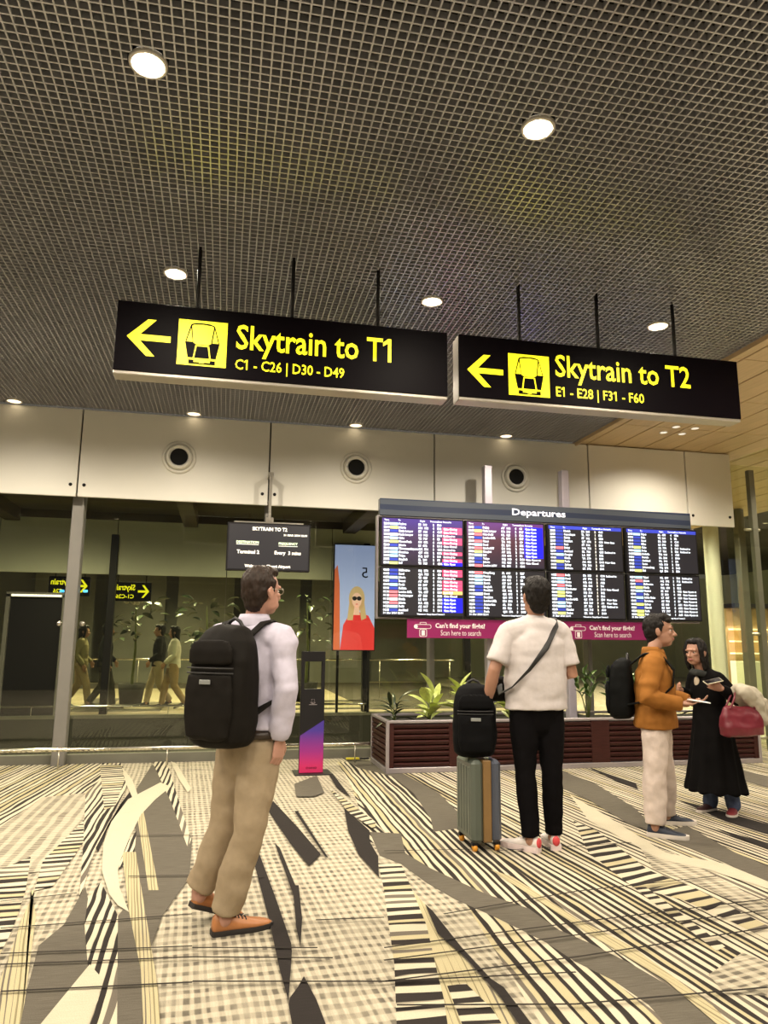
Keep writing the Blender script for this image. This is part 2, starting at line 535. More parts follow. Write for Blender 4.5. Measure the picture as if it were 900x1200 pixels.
# carpet pattern: (weave, angle, stripe period, dark share, outline on the floor in metres)
CARPET = [
    ('s',94.0,0.052,0.5,[(1.46,9.133),(1.93,8.864),(4.253,9.42),(7.9,9.73),(7.274,7.58),(2.108,2.321),(1.549,2.432),(1.765,3.49),(1.342,4.746),(1.071,5.47),(1.207,6.569)]),
    ('s',88.8,0.053,0.52,[(1.38,8.951),(1.83,8.88),(1.886,6.81),(1.867,5.648),(1.857,5.328),(1.871,4.442),(1.83,3.529),(1.872,2.673),(1.695,3.357),(1.342,4.746),(1.264,5.106),(1.351,5.587),(1.242,5.682),(1.234,6.242)]),
    ('s',88.8,0.06,0.5,[(1.358,4.12),(1.442,3.886),(1.565,3.529),(1.678,3.099),(1.681,2.68),(1.219,2.771),(1.278,3.346)]),
    ('g',0,0,0,[(1.48,9.264),(1.843,8.942),(1.977,7.993),(2.057,6.976),(1.972,5.962),(1.884,5.698),(1.608,5.616),(1.7,6.01),(1.818,7.016),(1.818,7.917),(1.555,8.5)]),
    ('g',0,0,0,[(1.135,5.701),(1.356,5.611),(1.264,5.106),(1.342,4.746),(1.521,4.23),(1.667,3.969),(1.694,3.663),(1.765,3.49),(1.839,3.237),(1.894,2.941),(1.887,2.67),(1.684,2.71),(1.704,2.884),(1.678,3.099),(1.604,3.301),(1.565,3.529),(1.518,3.675),(1.442,3.886),(1.324,4.168),(1.24,4.479),(1.178,4.868),(1.082,5.078)]),
    ('s',177.5,0.105,0.5,[(1.036,4.912),(1.178,4.868),(1.125,4.377),(1.063,3.84),(0.981,3.403),(0.926,3.093),(0.869,2.84),(0.683,2.877),(0.803,3.438),(0.885,3.932),(0.966,4.407)]),
    ('y',84.3,0.03,0.25,[(1.123,4.348),(1.137,4.109),(1.125,3.421),(1.148,3.014),(1.133,2.788),(0.869,2.84),(0.926,3.093),(0.981,3.403),(1.063,3.84)]),
    ('s',176.8,0.1,0.5,[(0.97,3.19),(1.054,3.197),(1.086,2.971),(1.078,2.799),(0.927,2.828)]),
    ('s',17.6,0.11,0.5,[(2.816,5.755),(2.846,5.421),(2.684,4.463),(2.758,4.117),(2.765,3.481),(2.64,3.332),(2.619,3.579),(2.566,3.934),(2.41,4.183),(2.494,4.882)]),
    ('s',9.2,0.085,0.5,[(2.41,4.183),(2.485,4.169),(2.377,3.322),(2.305,3.287)]),
    ('p',101.4,0,0,[(2.107,3.073),(2.41,3.247),(2.461,3.117),(2.239,2.851),(2.066,2.907)]),
    ('p',89.4,0,0,[(2.99,5.123),(3.072,4.776),(2.994,3.924),(2.976,3.735),(2.832,3.562),(2.828,4.074),(2.73,4.49)]),
    ('g',0,0,0,[(3.779,8.382),(3.757,7.116),(3.552,6.061),(3.285,5.316),(3.191,5.519),(3.316,6.453),(3.314,6.97)]),
    ('g',0,0,0,[(3.229,5.25),(3.626,5.442),(3.49,4.7),(3.488,4.35),(3.222,4.031),(3.263,4.503)]),
    ('c',0,0,0,[(3.25,6.693),(3.189,6.058),(3.014,4.787),(3.251,4.486),(3.268,4.085),(3.178,3.978),(3.059,4.393),(2.892,4.648),(2.939,5.733)]),
    ('k',0,0,0,[(4.167,8.08),(4.196,7.134),(4.027,6.807),(4.05,7.301)]),
    ('k',0,0,0,[(4.134,6.312),(4.219,5.945),(4.299,5.322),(4.071,5.049),(4.021,5.513)]),
    ('k',0,0,0,[(3.79,5.305),(3.899,4.843),(3.772,4.69)]),
    ('g',0,0,0,[(5.856,7.808),(5.826,7.155),(5.381,6.621),(5.399,7.077)]),
    ('y',97.6,0.025,0.2,[(1.701,4.644),(1.781,4.492),(1.853,3.748),(1.939,3.406),(1.945,2.823),(1.914,2.634),(1.867,2.643),(1.892,3.058),(1.815,3.586)]),
    ('s',84.2,0.055,0.45,[(-3.029,9.649),(-1.333,9.38),(-1.078,7.711),(-1.187,7.336),(-1.522,7.394),(-1.545,6.181),(-1.646,5.443)]),
    ('p',90.4,0,0,[(-1.646,5.443),(-1.582,6.315),(-1.522,7.394),(-1.184,7.527),(-0.904,5.826),(-0.973,5.139),(-1.23,5.019),(-1.47,4.908)]),
    ('s',91.0,0.045,0.55,[(-0.904,5.826),(-1.184,7.527),(-1.152,8.307),(-1.333,9.38),(-1.102,9.344),(-0.851,7.887),(-0.809,6.453),(-0.779,5.479),(-0.72,4.768),(-0.696,4.481)]),
    ('s',12.4,0.12,0.45,[(-1.305,9.133),(-1.07,9.096),(-0.913,8.124),(-0.84,6.924),(-0.907,6.773)]),
    ('s',7.6,0.1,0.5,[(-1.009,6.431),(-0.892,5.756),(-0.892,4.8),(-0.978,4.742),(-1.065,5.336)]),
    ('s',2.7,0.1,0.5,[(-1.47,4.908),(-1.278,5.195),(-1.163,5.45),(-1.025,4.751),(-0.942,4.167),(-0.909,3.769),(-1.023,3.548)]),
    ('y',101.2,0.02,0.3,[(-0.997,4.746),(-0.978,4.742),(-0.931,4.278),(-0.886,3.95),(-0.843,3.59),(-0.834,3.237),(-0.658,3.171),(-0.764,3.741),(-0.874,4.326)]),
    ('g',0,0,0,[(-0.711,4.766),(-0.643,4.471),(-0.615,4.161),(-0.498,3.604),(-0.525,3.489),(-0.59,3.128),(-0.659,3.141),(-0.713,3.488),(-0.771,3.928),(-0.71,4.179)]),
    ('g',0,0,0,[(-0.746,7.655),(-0.731,9.042),(-0.536,8.669),(-0.445,7.604),(-0.154,5.691),(-0.134,4.815),(-0.243,4.206),(-0.263,3.782),(-0.228,3.056),(-0.313,3.073),(-0.465,4.249),(-0.437,4.432),(-0.514,5.431)]),
    ('s',91.2,0.05,0.5,[(-0.637,4.829),(-0.531,4.477),(-0.465,4.249),(-0.313,3.073),(-0.424,3.095),(-0.417,3.393),(-0.501,3.605),(-0.611,4.16),(-0.659,4.541)]),
    ('s',89.7,0.035,0.5,[(-0.566,6.006),(-0.508,5.33),(-0.563,5.063),(-0.625,5.451)]),
    ('k',0,0,0,[(-0.805,6.918),(-0.786,7.661),(-0.725,7.257),(-0.801,6.31),(-0.763,5.8),(-0.752,5.474),(-0.785,5.584)]),
    ('s',89.9,0.05,0.5,[(-0.753,9.289),(-0.579,9.261),(-0.389,7.594),(-0.16,5.692),(-0.174,5.473),(-0.39,7.018)]),
    ('y',96.7,0.016,0.35,[(-0.597,5.446),(-0.508,5.43),(-0.4,4.708),(-0.281,3.934),(-0.196,3.387),(-0.159,3.043),(-0.219,3.055),(-0.281,3.562),(-0.429,4.366)]),
    ('y',97.5,0.016,0.35,[(-0.634,6.631),(-0.586,6.685),(-0.294,4.614),(-0.35,4.624)]),
    ('c',0,0,0,[(-1.038,8.917),(-0.837,8.112),(-0.672,7.175),(-0.704,7.072),(-0.887,7.982)]),
    ('c',0,0,0,[(-0.54,9.255),(-0.46,9.058),(-0.238,7.569),(-0.26,7.37),(-0.374,8.035)]),
    ('c',0,0,0,[(-0.549,7.925),(-0.434,7.686),(-0.528,7.113),(-0.59,6.532),(-0.594,5.888),(-0.582,5.248),(-0.569,5.029),(-0.516,4.7),(-0.416,4.288),(-0.486,4.402),(-0.556,4.591),(-0.665,5.047),(-0.751,5.686),(-0.788,6.308),(-0.764,7.154)]),
    ('c',0,0,0,[(-0.505,3.665),(-0.428,3.509),(-0.416,3.32),(-0.424,3.095),(-0.599,3.13)]),
    ('k',0,0,0,[(0.423,6.541),(0.494,6.866),(0.614,5.924),(0.697,5.149),(0.59,4.903),(0.521,5.455)]),
    ('k',0,0,0,[(0.248,5.231),(0.295,5.283),(0.32,4.814),(0.349,4.284),(0.374,3.727),(0.369,3.631),(0.314,3.17),(0.301,3.449),(0.29,4.046)]),
    ('k',0,0,0,[(0.323,3.197),(0.361,3.278),(0.396,3.373),(0.423,3.156),(0.436,2.925),(0.311,2.95),(0.312,3.143)]),
    ('k',0,0,0,[(1.068,6.493),(1.135,5.701),(1.076,5.4),(1.063,5.042),(0.978,4.608),(0.942,5.104),(0.977,5.729)]),
    ('k',0,0,0,[(1.172,8.393),(1.209,8.119),(1.196,6.854),(1.136,7.337)]),
    ('k',0,0,0,[(1.128,4.11),(1.141,4.005),(1.144,3.54),(1.164,3.199),(1.189,3.116),(1.182,2.778),(1.133,2.788),(1.145,3.051),(1.125,3.421),(1.081,3.705)]),
    ('k',0,0,0,[(0.642,6.439),(0.67,6.434),(0.734,5.044),(0.717,5.086)]),
    ('k',0,0,0,[(0.415,5.474),(0.441,5.34),(0.476,4.397),(0.447,4.292)]),
    ('k',0,0,0,[(0.456,4.548),(0.49,4.542),(0.455,4.014),(0.413,3.68),(0.415,3.908)]),
    ('g',0,0,0,[(0.752,7.618),(1.026,8.047),(0.988,7.158),(0.871,6.984),(0.711,7.012)]),
    ('s',37.3,0.1,0.45,[(1.055,7.351),(1.116,6.942),(1.231,5.95),(1.179,5.693),(1.081,6.269)]),
]
SEAMS = [(-0.911,3.841,-0.077,3.765),(-0.996,4.156,-0.094,4.178),(-0.878,3.72,-0.072,3.643),(-0.806,3.454,-0.062,3.391),(-0.076,3.746,0.487,3.637),(-0.072,3.643,0.54,3.515),(-0.062,3.399,0.715,3.247),(0.715,3.247,1.541,3.175),(1.804,3.699,3.02,3.82),(0.787,3.579,1.804,3.699),(0.758,3.447,1.729,3.549),(1.729,3.549,2.897,3.672),(0.715,3.247,1.612,3.317),(1.612,3.317,2.719,3.456),(0.721,3.042,1.409,2.914),(1.409,2.914,2.254,2.893),(0.52,3.978,0.867,3.948),(1.181,3.936,2.024,4.135),(2.024,4.135,3.001,4.232),(-0.157,5.761,0.356,5.693),(-1.106,4.559,-0.731,4.624),(-0.118,4.78,0.304,4.717),(-0.491,4.882,-0.12,4.829),(-0.547,5.831,-0.158,5.785),(1.123,5.132,1.762,5.057),(1.862,4.997,2.898,5.024)]
# ================================================================== SETTING
GL = 9.30            # plane of the glass wall
PF = 8.98            # front of the white panels

# ---- carpet floor
FLOOR_P = carpet_plaid('carpet_plaid', 3)
fl = MB().add([(-7, -4, 0), (24, -4, 0), (24, 32, 0), (7.15, 32, 0), (7.15, 9.27, 0), (-7, 9.27, 0)], [(0, 1, 2, 3, 4, 5)])
fl.add([(-7, -4, -.05), (24, -4, -.05), (24, 32, -.05), (7.15, 32, -.05), (7.15, 9.27, -.05), (-7, 9.27, -.05)], [(0, 1, 2, 3, 4, 5)])
floor = tag(fl.build('floor', FLOOR_P, fix=False), kind='structure')
_cm = {}


def carpet_mat(k, a, per, du):
    key = (k, round(a / 4), per, du)
    if key not in _cm:
        nm = 'carpet_%s_%d' % ({'s': 'stripes', 'g': 'grey', 'c': 'cream', 'k': 'black', 'p': 'plaid', 'y': 'yellow_ribbed'}[k], len(_cm))
        if k == 's': m = carpet_stripes(nm, a, per, du)
        elif k == 'y': m = carpet_stripes(nm, a, per, du, YELL, (0.22, 0.19, 0.11))
        elif k == 'p': m = carpet_plaid(nm, a)
        elif k == 'g': m = carpet_plain(nm, GREY, 0)
        elif k == 'c': m = carpet_plain(nm, (0.50, 0.455, 0.34), 0, 0.15)
        else: m = carpet_plain(nm, (0.028, 0.024, 0.022), 0, 0.3)
        _cm[key] = m
    return _cm[key]


for i, (k, a, per, du, poly) in enumerate(CARPET):
    z = 0.0004 + 0.00025 * i
    me = MB().add([(x, y, z) for x, y in poly], [tuple(range(len(poly)))]).mesh(False)
    bm = bmesh.new(); bm.from_mesh(me)
    for f in bm.faces:
        f.normal_update()
        if f.normal.z < 0: f.normal_flip()
    bmesh.ops.triangulate(bm, faces=bm.faces)
    bm.to_mesh(me); bm.free()
    link('carpet_inlay', me, carpet_mat(k, a, per, du), floor)
M['seam'] = carpet_plain('carpet_seam_dark', (0.03, 0.026, 0.022), 0, 0.2)
for (x0, y0, x1, y1) in SEAMS:
    d = Vector((x1 - x0, y1 - y0, 0)).normalized(); n = Vector((-d.y, d.x, 0)) * 0.0065
    z = Vector((0, 0, 0.0165))
    a, b = Vector((x0, y0, 0)) + z, Vector((x1, y1, 0)) + z
    MB().add([a - n, b - n, b + n, a + n], [(0, 1, 2, 3)]).build('carpet_seam', M['seam'], floor)

# ---- ceiling: dark plenum over an open metal lattice
ceil = tag(MB().box(-7, 4.66, -4, 9.05, 4.62, 4.7).build('ceiling', M['plenum']), kind='structure')
RLIGHT = 0.096
lights = [(x, y) for x in LIGHT_X for y in LIGHT_Y]
CXA, CXB, CYA, CYB, PITCH = -5.4, 4.60, 0.6, 8.97, 0.05


def bar_pieces(mb, along, c, lo, hi):
    cuts = []
    for lx, ly in lights:
        d = (c - ly) if along == 'x' else (c - lx)
        if abs(d) < RLIGHT:
            h = math.sqrt(RLIGHT ** 2 - d * d); m = lx if along == 'x' else ly
            cuts.append((m - h, m + h))
    cuts.sort(); a = lo; segs = []
    for s, e in cuts:
        if s > a: segs.append((a, min(s, hi)))
        a = max(a, e)
    if a < hi: segs.append((a, hi))
    for s, e in segs:
        if e - s < 0.004: continue
        if along == 'x': mb.box(s, e, c - .0042, c + .0042, CEIL, CEIL + .034)
        else: mb.box(c - .0042, c + .0042, s, e, CEIL + .0005, CEIL + .0345)


rest = MB()
n = int((CXB - CXA) / PITCH)
for i in range(n + 1):
    x = CXA + i * PITCH
    mb = MB() if x > -3.0 else rest
    bar_pieces(mb, 'y', x, CYA, CYB)
    if mb is not rest: mb.build('lattice_bar', M['lattice'], ceil, fix=False)
n = int((CYB - CYA) / PITCH)
for i in range(n + 1):
    y = CYA + i * PITCH
    mb = MB() if y > 2.6 else rest
    bar_pieces(mb, 'x', y, CXA, CXB)
    if mb is not rest: mb.build('lattice_bar', M['lattice'], ceil, fix=False)
tag(rest.build('lattice_bars_beyond', M['lattice'], ceil, fix=False), kind='stuff')

# ---- wooden plank ceiling to the right
wceil = tag(MB().box(4.66, 20, -4, 9.05, 4.2, 4.6).box(7.15, 20, 9.05, 26, 4.2, 4.6).build('ceiling', M['plenum']), kind='structure')
MB().box(4.605, 4.625, -4, 8.97, 4.085, 4.2).build('edge_trim', M['wood_ceiling'], wceil)
xs = [4.63, 4.80] + [4.80 + .432 * k for k in range(1, 15)]
plank_cache = {}
for i in range(len(xs) - 1):
    y0 = 0.31
    for j in range(0, 17):
        ya, yb = y0 + j * 1.105, y0 + (j + 1) * 1.105
        if xs[i] < 6.9 and yb > 9.2: continue
        if xs[i] > 8.5 and yb < 6: continue
        key = (i == 0)
        wd = xs[i + 1] - xs[i] - .019
        if key not in plank_cache:
            plank_cache[key] = MB().cbox(0, wd, 0, 1.095, 0, .03, .003).mesh()
        o = link('plank', plank_cache[key], M['wood_ceiling'] if not plank_cache[key].materials else None, None)
        o.location = (xs[i] + .006, ya, CEIL + random.Random(i * 31 + j).uniform(0, .003)); o.parent = wceil

# ---- white wall panels over the glass wall
wall = tag(MB().box(-5.5, 7.03, 9.03, 9.24, 3.12, 4.125).build('wall_back', M['joint']), kind='structure')
JX = [-5.4, -3.97, -1.765, 0.462, 2.60, 4.80, 6.30, 7.04]
for i in range(len(JX) - 1):
    low = 3.055 if i != 5 else 3.09
    p = MB().cbox(JX[i] + .009, JX[i + 1] - .009, PF, PF + .04, low, 4.118, .004).build('wall_panel', M['panel'], wall)
    for bx in (JX[i] + .075, JX[i + 1] - .075):
        if i in (4, 5) and bx < 6.2: continue
        MB().lathe([(0.0, -.012), (.016, -.012), (.02, -.006), (.02, 0)], (bx, PF, 3.195), 'y', 14).build('bolt', M['black_metal'], p, True)

# ---- air nozzles on the panels
for (vx, nm) in ((-.629, 'round white air nozzle left of the skytrain sign screen, leftmost of three'),
                 (1.555, 'round white air nozzle between the screens, middle of three on the wall'),
                 (3.727, 'round white air nozzle above the departures board, rightmost of three')):
    t = thing('air_nozzle', nm, 'air vent', (vx, PF, 3.595), 0, 'air nozzles on the white wall panels')
    c = (vx, PF, 3.595)
    MB().lathe([(.165, 0), (.203, 0), (.205, -.010), (.195, -.022), (.17, -.024), (.163, -.008), (.163, 0)], c, 'y', 40).build('mounting_ring', M['panel'], t, True)
    MB().lathe([(.160, -.004), (.152, -.050), (.135, -.072), (.118, -.066), (.105, -.035), (.098, -.002)], c, 'y', 40).build('nozzle_ball', M['panel'], t, True)
    MB().lathe([(.0, -.030), (.08, -.030), (.096, -.042), (.104, -.040)], c, 'y', 32).build('nozzle_opening', M['hole'], t, True)

# ---- glass wall
for i in range(1, len(JX) - 1):
    tag(MB().box(JX[i] + .006, JX[i + 1] - .006, GL, GL + .012, .10, 3.2).build('window_%d' % i, M['glass']), kind='structure')
mu = tag(MB().cbox(-1.83, -1.69, 9.13, 9.28, 0, 3.12, .008).build('trim_1', M['mullion']), kind='structure')
for dz in (1.585,):
    for dx in (-.13, .12):
        MB().lathe([(0, -.03), (.026, -.03), (.03, -.02), (.03, 0)], (-1.76 + dx, GL - .005, dz), 'y', 16).build('glass_clamp', M['steel'], mu, True)
MB().cbox(-1.92, -1.87, GL - .02, GL, 1.95, 1.98, .004).build('indicator', em('indicator_blue', (0.05, 0.4, 0.9), 1.2), mu)
MB().cbox(-1.66, -1.61, GL - .02, GL, 1.955, 1.985, .004).build('indicator', em('indicator_cyan', (0.1, 0.55, 0.9), 1.0), mu)
tag(MB().cbox(.435, .49, 9.12, 9.26, 0, 3.1, .006).build('trim_2', M['mullion']), kind='structure')
tag(MB().cbox(2.57, 2.64, 9.14, 9.28, 0, 3.1, .006).build('trim_3', M['mullion']), kind='structure')
tag(MB().cbox(4.77, 4.83, 9.14, 9.28, 0, 3.1, .006).build('trim_4', M['mullion']), kind='structure')
tag(MB().box(-5.5, 7.1, 9.25, 9.36, 0, .105).build('baseboard_back', M['kerb']), kind='structure')

# ---- beyond the glass: trackway, far glass wall, far hall
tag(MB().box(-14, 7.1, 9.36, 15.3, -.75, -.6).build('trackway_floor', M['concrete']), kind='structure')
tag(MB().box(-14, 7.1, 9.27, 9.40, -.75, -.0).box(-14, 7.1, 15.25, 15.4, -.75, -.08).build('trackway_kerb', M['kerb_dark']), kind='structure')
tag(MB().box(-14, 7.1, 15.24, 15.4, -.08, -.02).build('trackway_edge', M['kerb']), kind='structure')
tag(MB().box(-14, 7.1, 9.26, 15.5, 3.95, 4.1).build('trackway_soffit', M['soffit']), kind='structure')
for bx in (-4.3, -.9, 2.4, 5.8):
    tag(MB().cbox(bx, bx + .28, 9.4, 15.4, 3.70, 3.96, .01).build('soffit_beam', M['soffit']), kind='structure')
fw_ = tag(MB().box(-14, 7.1, 15.58, 15.75, 2.72, 4.0).build('wall_far', M['joint']), kind='structure')
FX = [-13.2 + 2.2 * k for k in range(10)]
for i in range(len(FX) - 1):
    MB().cbox(FX[i] + .008, FX[i + 1] - .008, 15.5, 15.55, 2.70, 3.80, .004).build('wall_panel', M['far_panel'], fw_)
MB().box(-14, 7.1, 15.46, 15.56, 3.80, 4.0).build('wall_fascia', M['soffit'], fw_)
for i in range(len(FX) - 1):
    tag(MB().box(FX[i] + .01, FX[i + 1] - .01, 15.66, 15.67, .02, 2.8).build('window_%d' % (i + 8), M['glass_far']), kind='structure')
for k, mx in enumerate((-4.55, -2.23, 2.95, 5.2)):
    tag(MB().cbox(mx - .07, mx + .07, 15.42, 15.58, -.1, 3.5, .008).build('trim_%d' % (k + 5), M['black_metal']), kind='structure')
tag(MB().box(-14, 7.15, 15.4, 32, -.12, -.02).build('floor_far', M['far_floor']), kind='structure')
for (a, b, c, d) in ((-4.6, -1.2, 16.0, 16.5), (-3.0, -2.4, 16.6, 19.5), (1.2, 3.0, 16.0, 16.35), (1.4, 3.4, 18.0, 18.4), (-6, 3.1, 23.5, 26), (3.1, 7.1, 15.9, 26)):
    tag(MB().box(a, b, c, d, -.02, -.012).build('floor_far_band', M['far_mat']), kind='structure')
tag(MB().box(-14, 7.6, 27, 27.2, -.1, 4.2).build('wall_far_hall', M['far_wall']), kind='structure')
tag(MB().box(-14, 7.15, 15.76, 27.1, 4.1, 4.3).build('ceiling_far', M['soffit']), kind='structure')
for k in range(5):   # wide grey wall slabs far behind the second glass
    x = -6.2 + k * 2.3
    tag(MB().cbox(x, x + 1.9, 26.2, 26.35, -.02, 3.9, .01).build('partition', M['far_wall']), kind='structure')
# dark doorway in the far glass wall
d1 = tag(MB().cbox(-4.12, -4.04, 15.30, 15.42, -.05, 2.26, .006).cbox(-3.1, -3.02, 15.30, 15.42, -.05, 2.26, .006).cbox(-4.12, -3.02, 15.30, 15.42, 2.20, 2.30, .006).build('door_1', M['mullion']), kind='structure')
MB().cbox(-4.04, -3.1, 15.36, 15.40, -.05, 2.20, .004).build('door_leaf', M['black_metal'], d1)
MB().box(-4.02, -3.12, 15.29, 15.31, 2.215, 2.255).build('door_light', em('door_strip_light', (1, .95, .8), 1.4), d1)


def rail(name, label, x0, x1, y, z, posts, r=.022, base=0.0):
    t = thing(name, label, 'rail', ((x0 + x1) / 2, y, base))
    MB().tube([(x0, y, z), (x1, y, z)], r, 14).build('tube', M['chrome'], t, True)
    for p in posts:
        MB().tube([(p, y, base), (p, y, z)], .008, 8, round_ends=False).build('post', M['steel'], t, True)
    return t


rail('bumper_rail', 'low shiny metal bumper rail along the foot of the glass wall', -5.4, 1.74, 8.87, .215, [-5, -3.9, -2.8, -1.70, -.56, .55, 1.58])
rail('guard_rail', 'polished guard rail on the far side behind the glass', -9, 3.0, 15.36, .14, [-8, -6, -4.9, -3.5, -1, 1, 2.9], .024, -.02)
rail('hand_rail', 'thin upper handrail far behind the second glass', -7, 6, 19.0, .95, [-6, -4, -2, 0, 2, 4, 5.9], .022, -.02)

# ---- right-hand end: glass side screen with a tall post
sg = tag(MB().box(7.10, 7.115, 8.2, 9.26, .05, 4.05).box(7.115, 7.9, 9.26, 9.272, .05, 4.05).build('window_7', M['glass']), kind='structure')
po = thing('glass_screen_post', 'tall brown metal post with pin fixings at the end of the glass wall', 'post', (7.34, 8.98, 0))
MB().cbox(7.295, 7.385, 8.94, 9.02, 0, 3.90, .006).build('shaft', M['mullion'], po)
for z in (3.03, 1.56, .17):
    MB().tube([(7.20, 8.98, z), (7.42, 8.98, z)], .022, 12).build('pin', M['steel'], po, True)
wr = tag(MB().box(19.8, 20, -4, 30, 0, 4.2).build('wall_right', M['far_panel']), kind='structure')
tag(MB().box(7.6, 20, 29.8, 30, 0, 4.2).build('wall_far_right', M['far_panel']), kind='structure')
# far shop stand seen past the post
sh = thing('shop_stand', 'lit timber shop stand with shelves far away past the post', 'shop', (15.6, 19.0, 0))
MB().cbox(14.6, 17.4, 19.4, 19.6, 0, 2.5, .01).build('timber_back', M['wood_ceiling'], sh)
MB().cbox(14.6, 17.4, 18.6, 19.3, 0, .95, .01).build('counter', M['far_panel'], sh)
for z in (1.15, 1.5, 1.85):
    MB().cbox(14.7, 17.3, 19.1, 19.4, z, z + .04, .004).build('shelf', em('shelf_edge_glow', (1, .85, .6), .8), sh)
MB().cbox(14.6, 17.4, 18.9, 19.5, 2.5, 2.62, .01).build('canopy', M['black_metal'], sh)
# pale column and tube lamp behind the glass on the right
tag(MB().lathe([(.15, 0), (.15, 4.12)], (9.75, 13.2, 0), 'z', 24).build('column', M['far_panel'], None, True), kind='structure')
tag(MB().cbox(10.02, 10.18, 12.7, 12.86, 0, 4.12, .01).build('column_dark', M['mullion']), kind='structure')
tl = thing('tube_lamp', 'slanted white tube lamp glowing behind the glass beside the column', 'lamp', (10.4, 13.8, .8))
MB().tube([(10.18, 13.8, .80), (10.33, 13.8, 1.47)], .028, 10).build('tube', em('tube_glow', (1, .97, .9), 2.5), tl, True)
MB().tube([(10.18, 13.83, .0), (10.18, 13.83, .8)], .014, 8).build('stand', M['black_metal'], tl, True)

# ================================================================== LAMPS
ROWS = {3.26: 'nearest', 5.34: 'above the signs', 7.15: 'hidden behind the signs', 8.885: 'along the wall panels',
        1.2: 'overhead', -.85: 'behind the viewer', -2.9: 'far behind the viewer'}
COLS = {-4.54: 'outermost left', -2.51: 'far left', -.48: 'left', 1.53: 'middle', 3.57: 'right'}
for lx in LIGHT_X:
    for ly in LIGHT_Y:
        t = thing('downlight', '%s round recessed downlight in the dark lattice ceiling, row %s' % (COLS[lx], ROWS[ly]), 'ceiling lamp', (lx, ly, CEIL), 0, 'downlights in the lattice ceiling')
        c = (lx, ly, CEIL)
        MB().lathe([(.074, .004), (.074, -.002), (.080, -.009), (.089, -.008), (.092, 0), (.092, .012)], c, 'z', 32).build('trim_ring', M['trim_ring'], t, True)
        MB().lathe([(.074, .0), (.070, .03), (.058, .07), (.040, .095), (.0, .10)], c, 'z', 32).build('reflector', M['lamp'] if ly < 8 else M['lamp_dim'], t, True)
        MB().lathe([(.0, .128), (.093, .128), (.0945, .012)], c, 'z', 32).build('housing', M['black_metal'], t, True)
        MB().ell((lx, ly, CEIL + .06), (.022, .022, .03), nu=12, nv=8).build('bulb', M['lamp_core'] if ly < 8 else M['lamp'], t, True)
        pw = SPOT_W * (1.25 if ly > 7 else 1.0 if ly > 2 else .85)
        if ly < 8: spot('downlight_beam', (lx, ly, CEIL - .012), pw, 162, .6)
CLUSTERS = ((5.63, 8.10, 'just in front of the white wall panels'), (5.63, 4.8, 'added right of the signs'), (8.6, 1.5, 'added overhead far to the right'), (8.6, 4.8, 'added outside the frame right of the signs'),  # clusters after the first are added to light the right-hand hall
            (8.6, 8.1, 'added beside the end of the glass wall'), (8.6, 12, 'added first behind the glass end screen'), (8.6, 16, 'added third behind the glass end screen'), (12, 10, 'added second right of the end screen'),
            (12, 14, 'added second behind the end screen, right'), (15.5, 17.5, 'added above the lit shop stand'), (12, 20, 'added farthest away behind the end screen'))
for (cx, cy, where) in CLUSTERS:
    for dx, dy, corner in ((-.14, .13, 'back left'), (-.13, -.13, 'front left'), (.13, .13, 'back right'), (.14, -.13, 'front right')):
        t = thing('plank_ceiling_lamp', '%s lamp of the small four-lamp cluster %s' % (corner, where), 'ceiling lamp', (cx + dx, cy + dy, CEIL), 0, 'small lamps in the plank ceiling')
        MB().lathe([(.045, -.004), (.053, -.006), (.056, 0)], (cx + dx, cy + dy, CEIL), 'z', 20).build('rim', M['trim_ring'], t, True)
        MB().lathe([(0, -.002), (.045, -.004)], (cx + dx, cy + dy, CEIL), 'z', 20).build('lens', M['lamp'], t, True)
    spot('plank_lamp_beam', (cx, cy, CEIL - .02), 230 if cy < 9 and cx < 6 else 560, 150, .8, .12)
for (x, y, p) in ((-6, 19, 190), (-2, 18.2, 230), (2, 18.2, 230), (6, 18, 190), (-2, 23, 150), (3, 23, 150), (9.2, 14.6, 90), (12, 18, 150)):  # unseen spots added to light the far hall
    spot('far_hall_fill', (x, y, 4.05), p * 6.5, 155, .8, .15, (1.0, .86, .58))
for (x, y, p) in ((-3, 12.4, 62), (1, 12.4, 62), (5, 12.4, 62)):   # unseen spots added over the trackway to brighten the far panels
    spot('trackway_fill', (x, y, 3.9), p * 14, 168, .9, .15, (1.0, .88, .6))

# ================================================================== HANGING SIGNS
def pictogram(u0, u1, z0, z1, y, parent):
    """front view of a train: black on a yellow square"""
    def P(u, v): return (u0 + u * (u1 - u0), z1 - v * (z1 - z0))
    sq = MB().quad_y(u0, u1, z0, z1, y).build('pictogram_square', M['yellow'], parent)
    blk = MB()
    body = [(.245, .115), (.27, .085), (.36, .062), (.5, .055), (.63, .062), (.72, .09), (.745, .115), (.85, .50), (.78, .86), (.22, .86), (.15, .50)]
    blk.prism_y([P(*p) for p in body], y - .0015, y - .0005)
    blk.prism_y([P(*p) for p in ((.235, .875), (.775, .875), (.775, .965), (.235, .965))], y - .0015, y - .0005)
    blk.build('train_outline', M['sign_face'], sq)
    ye = MB()
    for poly in ([(.275, .13), (.31, .105), (.5, .088), (.69, .108), (.72, .13), (.675, .50), (.62, .535), (.375, .535), (.315, .50)],
                 [(.255, .18), (.30, .485), (.175, .485)], [(.742, .18), (.70, .485), (.825, .485)],
                 [(.36, .555), (.39, .555), (.345, .85), (.315, .85)], [(.61, .555), (.64, .555), (.685, .85), (.655, .85)], [(.375, .55), (.62, .55), (.62, .575), (.375, .575)],
                 [(.22, .835), (.78, .835), (.78, .86), (.22, .86)],
                 [(.34, .875), (.67, .875), (.67, .925), (.55, .925), (.55, .945), (.45, .945), (.45, .925), (.34, .925)]):
        ye.prism_y([P(*p) for p in poly], y - .003, y - .002)
    ye.build('train_windows', M['yellow'], sq)


